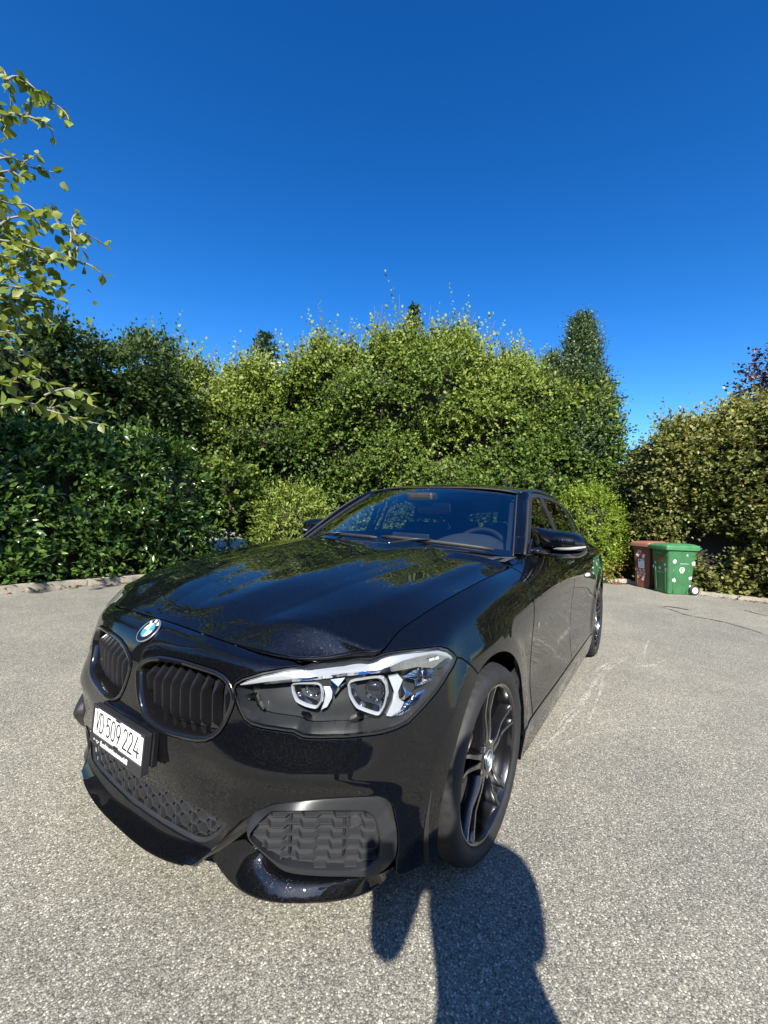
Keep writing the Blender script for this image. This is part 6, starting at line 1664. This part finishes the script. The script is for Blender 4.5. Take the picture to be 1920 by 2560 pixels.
# what stands behind the photographer and shows only in the paint: a darker hedge line
hedge('rear_hedge', "dark hornbeam hedge across the yard behind the photographer", 'hedge', view(-9, -8.0)[:2], view(9, -9.0)[:2], prof([0, .3, .6, 1], [4.3, 4.9, 4.2, 4.6], .25, 5), K(.02), 'leaf_shaded', 71, .18, 2000, 600, nl=8, L=(.4, .8), thick=1.2, rough=.4, core_in=.4)

hedge('side_hedge', "dark hornbeam hedge across the yard in front of the car's nose", 'hedge', (8.0, -11.0), (9.5, 5.5), prof([0, .3, .6, 1], [4.6, 4.3, 4.9, 4.5], .25, 5), K(.02), 'leaf_shaded', 72, .18, 1500, 450, nl=8, L=(.4, .8), thick=1.2, rough=.4, core_in=.4)

# fallen leaves along the kerbs
def litter(name, pts, n, w, seed, size=.05):
    rs = np.random.default_rng(seed); P = curve(np.array([[p[0], p[1], 0] for p in pts]), 200); k = rs.integers(0, 200, n); q = P[k].copy(); q[:, :2] += rs.normal(size=(n, 2))*w; q[:, 2] = .006 + rs.uniform(0, .012, n)
    me = leaves_mesh(name, q, unit(rs.normal(size=(n, 3))*[1, 1, .15]), rs.normal(size=(n, 3))*.35 + [0, 0, 1], size*rs.uniform(.5, 1.2, n), rs.uniform(0, 1, n)); o = link(name, me, M['leaf_litter']); o['kind'] = 'stuff'
litter('fallen_leaves', [(2.2, -5.42), (-1.0, -5.22), (-3, -5.05)], 260, .05, 81); litter('fallen_leaves', [view(5.5, 7.72), view(6.2, 6.9), view(7.5, 5.7)], 240, .09, 82); litter('fallen_leaves', [view(4.3, 8.45), view(4.8, 8.3)], 90, .07, 83)
litter('fallen_leaves', [view(6.0, 7.25), view(6.9, 6.35), view(7.6, 5.7)], 200, .18, 84, .06)
# ------------------------------------------------------------------ wheeled bins
def plastic(name, c):
    m_ = mat(name, c, .42, spec=.4); nt = NT(m_); co = coords(nt); n = nt.noise(7, 5, .65, co)
    nt.l(nt.mix(1.0, c, nt.ramp(n.outputs[0], [(.3, (.78, .78, .78)), (.6, (1.05, 1.05, 1.05)), (.8, (1.25, 1.25, 1.22))]), 'MULTIPLY'), nt.b.inputs["Base Color"])
    n2 = nt.noise(300, 2, .5, co); nt.bump(n2.outputs[0], .1, .002); return m_
M['bin_green'] = plastic("green bin plastic", (.040, .135, .055)); M['bin_brown'] = plastic("brown bin plastic", (.17, .062, .045))
M['lid_brown'] = plastic("faded brown lid plastic", (.27, .12, .09)); M['lid_green'] = plastic("green lid plastic", (.055, .19, .08))
M['sticker'] = mat("white sticker", (.72, .74, .73), .5); M['sticker_grey'] = mat("weathered grey sticker", (.34, .40, .38), .6); M['sticker_pink'] = mat("pale pink faded sticker", (.52, .36, .33), .6); M['sticker_green'] = mat("green print", (.08, .25, .10), .6)
def bin_(name, label, org, e1, e2, wb_, db, wt, dt, hz, body, lid, decals, rear_wheels=True):
    e1 = unit(np.array([*e1, 0.0])); e2 = unit(np.array([*e2, 0.0])); e2 = unit(e2 - e1*(e1 @ e2))
    g = thing(name, label, 'wheelie bin', (org[0], org[1], 0)); Mx = Matrix(((e1[0], e2[0], 0, 0), (e1[1], e2[1], 0, 0), (0, 0, 1, 0), (0, 0, 0, 1)))
    ox, oy = (wt - wb_)/2, .05
    def rect(z):
        t = z/hz; return (-ox*t, wb_ + ox*t, -oy*t, db + (dt - oy - db)*t)
    def put(mb, nm, mt, **kw):
        mb.v = [tuple(Mx @ Vector(v)) for v in mb.v]; return mb.build(nm, mt, g, **kw)
    mb = MB(); rows = []
    zs = [0.0, .012, .03, hz*.3, hz*.55, hz*.70, hz*.78, hz*.93, hz*.935, hz]
    for z in zs:
        x0, x1, y0, y1 = rect(max(z, .012)); r_ = .035; gi = .012 if z == 0 else 0
        if z >= hz*.935: x0 -= .012; x1 += .012; y0 -= .012; y1 += .012
        rows.append([(x + (0 if not gi else gi*(-1 if x > wb_/2 else 1)), y + (0 if not gi else gi*(-1 if y > db/2 else 1)), z) for x, y in rrect(x0, y0, x1, y1, r_, 5)])
    mb.grid(rows, 0, True, close_v=True); mb.add(rows[0], [tuple(range(len(rows[0])))[::-1]]); put(mb, 'bin_body', body, auto=35)
    # vertical ribs and the arched panel edges pressed into the walls
    def face(which, u, z, d=.0):
        x0, x1, y0, y1 = rect(z)
        if which == 'front': return np.array([x0 + (x1-x0)*u, y0 - d, z])
        return np.array([x1 + d, y0 + (y1-y0)*u, z])
    for wh in ('front', 'side'):
        m2 = MB()
        for u in (.20, .80):
            m2.tube([face(wh, u, z, -.002) for z in np.linspace(.02, hz*.56, 6)], .010, 6)
        m2.tube([face(wh, u, hz*(.80 + .09*math.sin(math.pi*u)), -.004) for u in np.linspace(.06, .94, 14)], .007, 6)
        put(m2, 'bin_rib', body, fix=True)
    # lid
    x0, x1, y0, y1 = rect(hz); x0 -= .03; x1 += .03; y0 -= .055; y1 += .03; L = MB(); rows = []
    for z, gi in ((hz-.035, .006), (hz-.035, 0), (hz+.012, -.002), (hz+.014, .008), (hz+.030, .012), (hz+.033, .024), (hz+.052, .06), (hz+.058, .13)):
        rows.append([(x, y, z + (.02*(y-y0)/(y1-y0) if z > hz+.02 else 0)) for x, y in rrect(x0+gi, y0+gi, x1-gi, y1-gi, .03, 4)])
    L.grid(rows, 0, True, close_v=True); L.add(rows[-1], [tuple(range(len(rows[-1])))]); put(L, 'lid', lid, auto=30)
    H = MB(); H.tube([(x0+.05, y1+.0, hz-.01), (x0+.05, y1+.05, hz+.0), (x1-.05, y1+.05, hz+.0), (x1-.05, y1, hz-.01)], .014, 8)
    for x in (x0+.06, (x0+x1)/2, x1-.06): H.tube([(x-.02, y1+.01, hz+.03), (x+.02, y1+.01, hz+.03)], .016, 8)
    put(H, 'handle', lid)
    for x, s in ((-.012, -1), (wb_ + .012, 1)):
        w = MB().lathe([(.0001, -.02), (.05, -.02), (.078, -.020), (.086, -.012), (.086, .012), (.078, .020), (.052, .020), (.048, .012), (.0001, .012)], 28)
        w.v = [(y*1.0*s + x + s*.022, db + .045 + a, .086 + b) for a, y, b in w.v]; put(w, 'wheel', M['rubber'], auto=35)
        c = MB().lathe([(.0001, .018), (.018, .018), (.020, .014), (.046, .014), (.048, .011), (.052, .021), (.048, .0225), (.040, .016), (.0001, .016)], 24)
        c.v = [(y*s + x + s*.022, db + .045 + a, .086 + b) for a, y, b in c.v]; put(c, 'hub_cap', M['sticker'], auto=35)
    put(MB().box((0, db-.02, .04), (wb_, db+.06, .12)), 'axle_housing', body, bevel=.01)
    rr_ = np.random.default_rng(sum(map(ord, name)))
    for kind, wh, u, z, sz, mt in decals:
        m2 = MB(); x0, x1, y0, y1 = rect(z); wid = (x1-x0) if wh == 'front' else (y1-y0)
        def P(a, b, d=.0035): return face(wh, u + a/wid, z + b, d)
        if kind == 'splat':
            n = 14; rad = sz*(.62 + .5*rr_.uniform(0, 1, n)); m2.add([P(rad[k]*math.cos(6.283*k/n), rad[k]*math.sin(6.283*k/n)) for k in range(n)] + [P(0, 0)], [(k, (k+1) % n, n) for k in range(n)])
        elif kind == 'round': m2.add([P(sz*math.cos(6.283*k/18), sz*math.sin(6.283*k/18)) for k in range(18)], [tuple(range(18))])
        elif kind == 'ring':
            m2.grid([[P(r_*math.cos(6.283*k/24), r_*math.sin(6.283*k/24)) for k in range(24)] for r_ in (sz*.72, sz)], 0, False, close_v=True)
            m2.add([P(sz*.3*math.cos(6.283*k/12) + sz*.1, sz*.3*math.sin(6.283*k/12)) for k in range(12)], [tuple(range(12))])
            for dx in (-.35, .35): m2.add([P(sz*(dx-.16), -sz*.8), P(sz*(dx+.16), -sz*.8), P(sz*(dx+.16), -sz*1.25), P(sz*(dx-.16), -sz*1.25)], [(0, 1, 2, 3)])
        elif kind == 'line':
            a = -sz
            while a < sz:
                l_ = rr_.uniform(.004, .012); m2.add([P(a, -.003), P(a+l_, -.003), P(a+l_, .003), P(a, .003)], [(0, 1, 2, 3)]); a += l_ + .0025
        elif kind == 'panel':
            o = rrect(-sz*.8, -sz, sz*.8, sz, sz*.18); m2.add([P(a, b) for a, b in o], [tuple(range(len(o)))])
        elif kind == 'text':
            me = text_mesh(mt[1], sz, 0, .002); w_ = max(v.co.x for v in me.vertices); vs = [P(v.co.x - w_/2, v.co.y, .010) for v in me.vertices]; m2.add(vs, [tuple(p.vertices) for p in me.polygons])
        put(m2, 'sticker' if kind != 'text' else 'number', M[mt if kind != 'text' else mt[0]], fix=False)
    return g
gd = [('text', 'front', .54, .560, .125, ('red', '26')), ('round', 'front', .22, .52, .026, 'sticker_grey'), ('round', 'front', .80, .505, .026, 'sticker_grey'), ('round', 'front', .48, .435, .028, 'sticker_grey'), ('splat', 'front', .08, .45, .03, 'sticker_grey'), ('ring', 'front', .95, .42, .030, 'sticker_grey'), ('line', 'front', .52, .365, .075, 'sticker'), ('line', 'front', .45, .70, .08, 'sticker_grey'),
      ('splat', 'side', .22, .565, .038, 'sticker'), ('splat', 'side', .22, .25, .036, 'sticker'), ('splat', 'side', .92, .545, .036, 'sticker'), ('splat', 'side', .90, .29, .034, 'sticker'), ('ring', 'side', .52, .43, .046, 'sticker'), ('line', 'side', .58, .535, .075, 'sticker'), ('round', 'side', .66, .685, .018, 'sticker_grey'), ('splat', 'side', .93, .15, .02, 'sticker')]
bin_('wheelie_bin', "green wheelie bin marked 26 in red, with white stickers on its side", (-7.66, 1.20), (.79, .61), (-.62, .78), .345, .40, .43, .53, .805, M['bin_green'], M['lid_green'], gd)
bd_ = [('splat', 'front', .40, .665, .05, 'sticker_pink'), ('splat', 'front', .62, .60, .045, 'sticker'), ('splat', 'front', .30, .62, .05, 'sticker'), ('text', 'front', .48, .60, .095, ('red', '26')), ('panel', 'front', .50, .455, .085, 'sticker'), ('splat', 'front', .40, .505, .028, 'sticker_green'), ('line', 'front', .52, .455, .045, 'sticker_green'), ('line', 'front', .48, .42, .045, 'ink'), ('line', 'front', .50, .405, .04, 'ink'), ('splat', 'front', .62, .535, .035, 'sticker_pink')]
for u, z in ((.20, .34), (.42, .335), (.66, .335), (.28, .275), (.50, .285), (.70, .27), (.42, .23), (.64, .215), (.30, .20), (.60, .165)): bd_.append(('round', 'front', u, z, .030, 'sticker_pink'))
bin_('wheelie_bin', "brown wheelie bin with faded round stickers, between the green bin and the yellow green shrub", (-8.02, .885), (.64, .77), (-.77, .64), .30, .38, .37, .48, .815, M['bin_brown'], M['lid_brown'], bd_)

# ------------------------------------------------------------------ the photographer, whose shadow falls on the asphalt and the front wheel
def person():
    B0 = view(.245, -.42); h = CF*[1, 1, 0]; h /= np.linalg.norm(h); rr = _r*[1, 1, 0]; rr /= np.linalg.norm(rr)
    g = thing('person', "person in dark shirt and jeans holding up a phone in front of the car", 'person', (B0[0], B0[1], 0))
    def W(l, f, z): return tuple(rr*l + h*f + np.array([0, 0, z]))
    cam_l, cam_f = -.245, .42                      # where the phone is, seen from the feet
    V = []; E = []; Rd = []
    def v(p, r, par=None, r2=None):
        V.append(W(*p)); Rd.append((r, r2 or r))
        if par is not None: E.append((par, len(V)-1))
        return len(V)-1
    pel = v((0, 0, .96), .165, None, .115); wa = v((0, .0, 1.10), .160, pel, .11); ch = v((0, .01, 1.29), .175, wa, .12); nb = v((0, -.005, 1.45), .085, ch, .08); nk = v((0, .015, 1.52), .056, nb)
    hd = v((0, .03, 1.58), .070, nk, .085); hd2 = v((0, .035, 1.66), .078, hd, .098); v((0, .025, 1.735), .055, hd2, .07)
    for s in (-1, 1):
        hp = v((s*.10, 0, .90), .095, pel); kn = v((s*.115, .015, .50), .060, hp); an = v((s*.12, -.02, .10), .042, kn); hl = v((s*.12, -.03, .045), .040, an); v((s*.135, .17, .032), .034, hl, .03)
        sh = v((s*.175, -.01, 1.42), .066, nb)
        if s < 0: el = v((-.245, .21, 1.04), .047, sh); wr = v((-.258, .335, 1.08), .031, el); hb = v((-.26, .375, 1.095), .030, wr, .02); base = (cam_l-.02, cam_f-.035)
        else: el = v((.135, .09, 1.14), .046, sh); wr = v((-.02, .330, 1.10), .030, el); hb = v((-.10, .375, 1.105), .030, wr, .02)
        for k in range(5):          # thumb and four fingers, curled round the phone's edge
            fx = -.292 + 0*k if s < 0 else -.155; zz = 1.075 + .018*k; ln = (.6, .85, 1, .95, .75)[k]
            a = v((fx + (.012 if s > 0 else .0)*1, .392 + .004*k, zz), .0095, hb); b = v((fx + (-.02 if s > 0 else .02)*ln*0 + (.0), .41, zz + .006), .0085, a); v((fx + (.022 if s < 0 else -.022)*ln, .40 if k == 0 else .418, zz + .010), .0075, b)
    me = bpy.data.meshes.new('body'); me.from_pydata(V, E, []); o = bpy.data.objects.new('body', me); COL.objects.link(o); o.parent = g
    md = o.modifiers.new('skin', 'SKIN'); md.use_smooth_shade = True
    for i, (a, b) in enumerate(Rd): me.skin_vertices[0].data[i].radius = (a, b)
    me.skin_vertices[0].data[0].use_root = True
    sd = o.modifiers.new('smooth', 'SUBSURF'); sd.levels = 2; sd.render_levels = 2
    skin = mat("skin", (.50, .30, .21), .5); shirt = mat("dark navy shirt", (.015, .02, .035), .85); jeans = mat("blue jeans", (.03, .05, .10), .85); shoe = mat("grey trainers", (.25, .25, .25), .7); hair = mat("brown hair", (.05, .03, .02), .6)
    dg = bpy.context.evaluated_depsgraph_get(); m2 = bpy.data.meshes.new_from_object(o.evaluated_get(dg)); bpy.data.objects.remove(o)
    for mm in (skin, shirt, jeans, shoe): m2.materials.append(mm)
    sv = np.array([W(-.175, -.01, 1.42), W(.175, -.01, 1.42)])
    for p in m2.polygons:
        c = np.array(p.center); lat, fw, z = c @ rr, c @ h, c[2]
        arm_skin = (fw > .12 and z < 1.20 and z > .95) and (abs(lat) < .45)
        p.material_index = 3 if z < .09 else 2 if z < .98 and not arm_skin else 0 if (z > 1.49 or arm_skin) else 1
        p.use_smooth = True
    b = link('body', m2, [skin, shirt, jeans, shoe], g)
    mb = MB()
    G = []
    for t in np.linspace(0, 1, 10):
        z = 1.60 + .165*t; w = math.sqrt(max(.02, 1 - ((t-.25)/.8)**2)); G.append([W(.088*w*math.sin(a), .022 - .108*w*math.cos(a), z + .02*math.cos(a)*(1-t)*-1) for a in np.linspace(-1.9 - 1.2*t*t, 1.9 + 1.2*t*t, 21)])
    mb.grid(G, 0, True); mb.add(G[-1], [tuple(range(21))]); mb.build('hair', hair, g)
    mb = MB(); mb.tube([W(0, .125, 1.66), W(0, .150, 1.62), W(0, .128, 1.607)], [.010, .015, .010], 8); mb.build('nose', skin, g)
    for s in (-1, 1):
        e = MB().lathe([(.0115*math.cos(t), .0115*math.sin(t)) for t in np.linspace(-1.5, 1.5, 9)], 12, axis='z'); c = Vector(W(s*.033, .116, 1.655)); e.v = [tuple(Vector(q) + c) for q in e.v]; e.build('eye', M['white'], g)
        MB().tube([W(s*.090, .03, 1.675), W(s*.100, .015, 1.655), W(s*.092, .03, 1.62)], [.010, .014, .008], 8, flat=(.5, 1)).build('ear', skin, g)
    MB().tube([W(-.024, .118, 1.588), W(0, .127, 1.585), W(.024, .118, 1.588)], [.004, .0065, .004], 8).build('mouth', mat("lips", (.4, .16, .14), .45), g)
    ph = thing('smartphone', "dark smartphone held up in the person's hands", 'phone', tuple(CAM - CF*.012))
    Mx = Matrix(((CR[0], CU[0], CF[0], 0), (CR[1], CU[1], CF[1], 0), (CR[2], CU[2], CF[2], 0), (0, 0, 0, 1)))
    m3 = MB(); m3.prism(rrect(-.05, -.115, .022, .030, .010), .008, M=Mx @ Matrix.Translation((0, 0, -.008))); m3.build('phone_body', M['gloss'], ph, bevel=.002)
person()
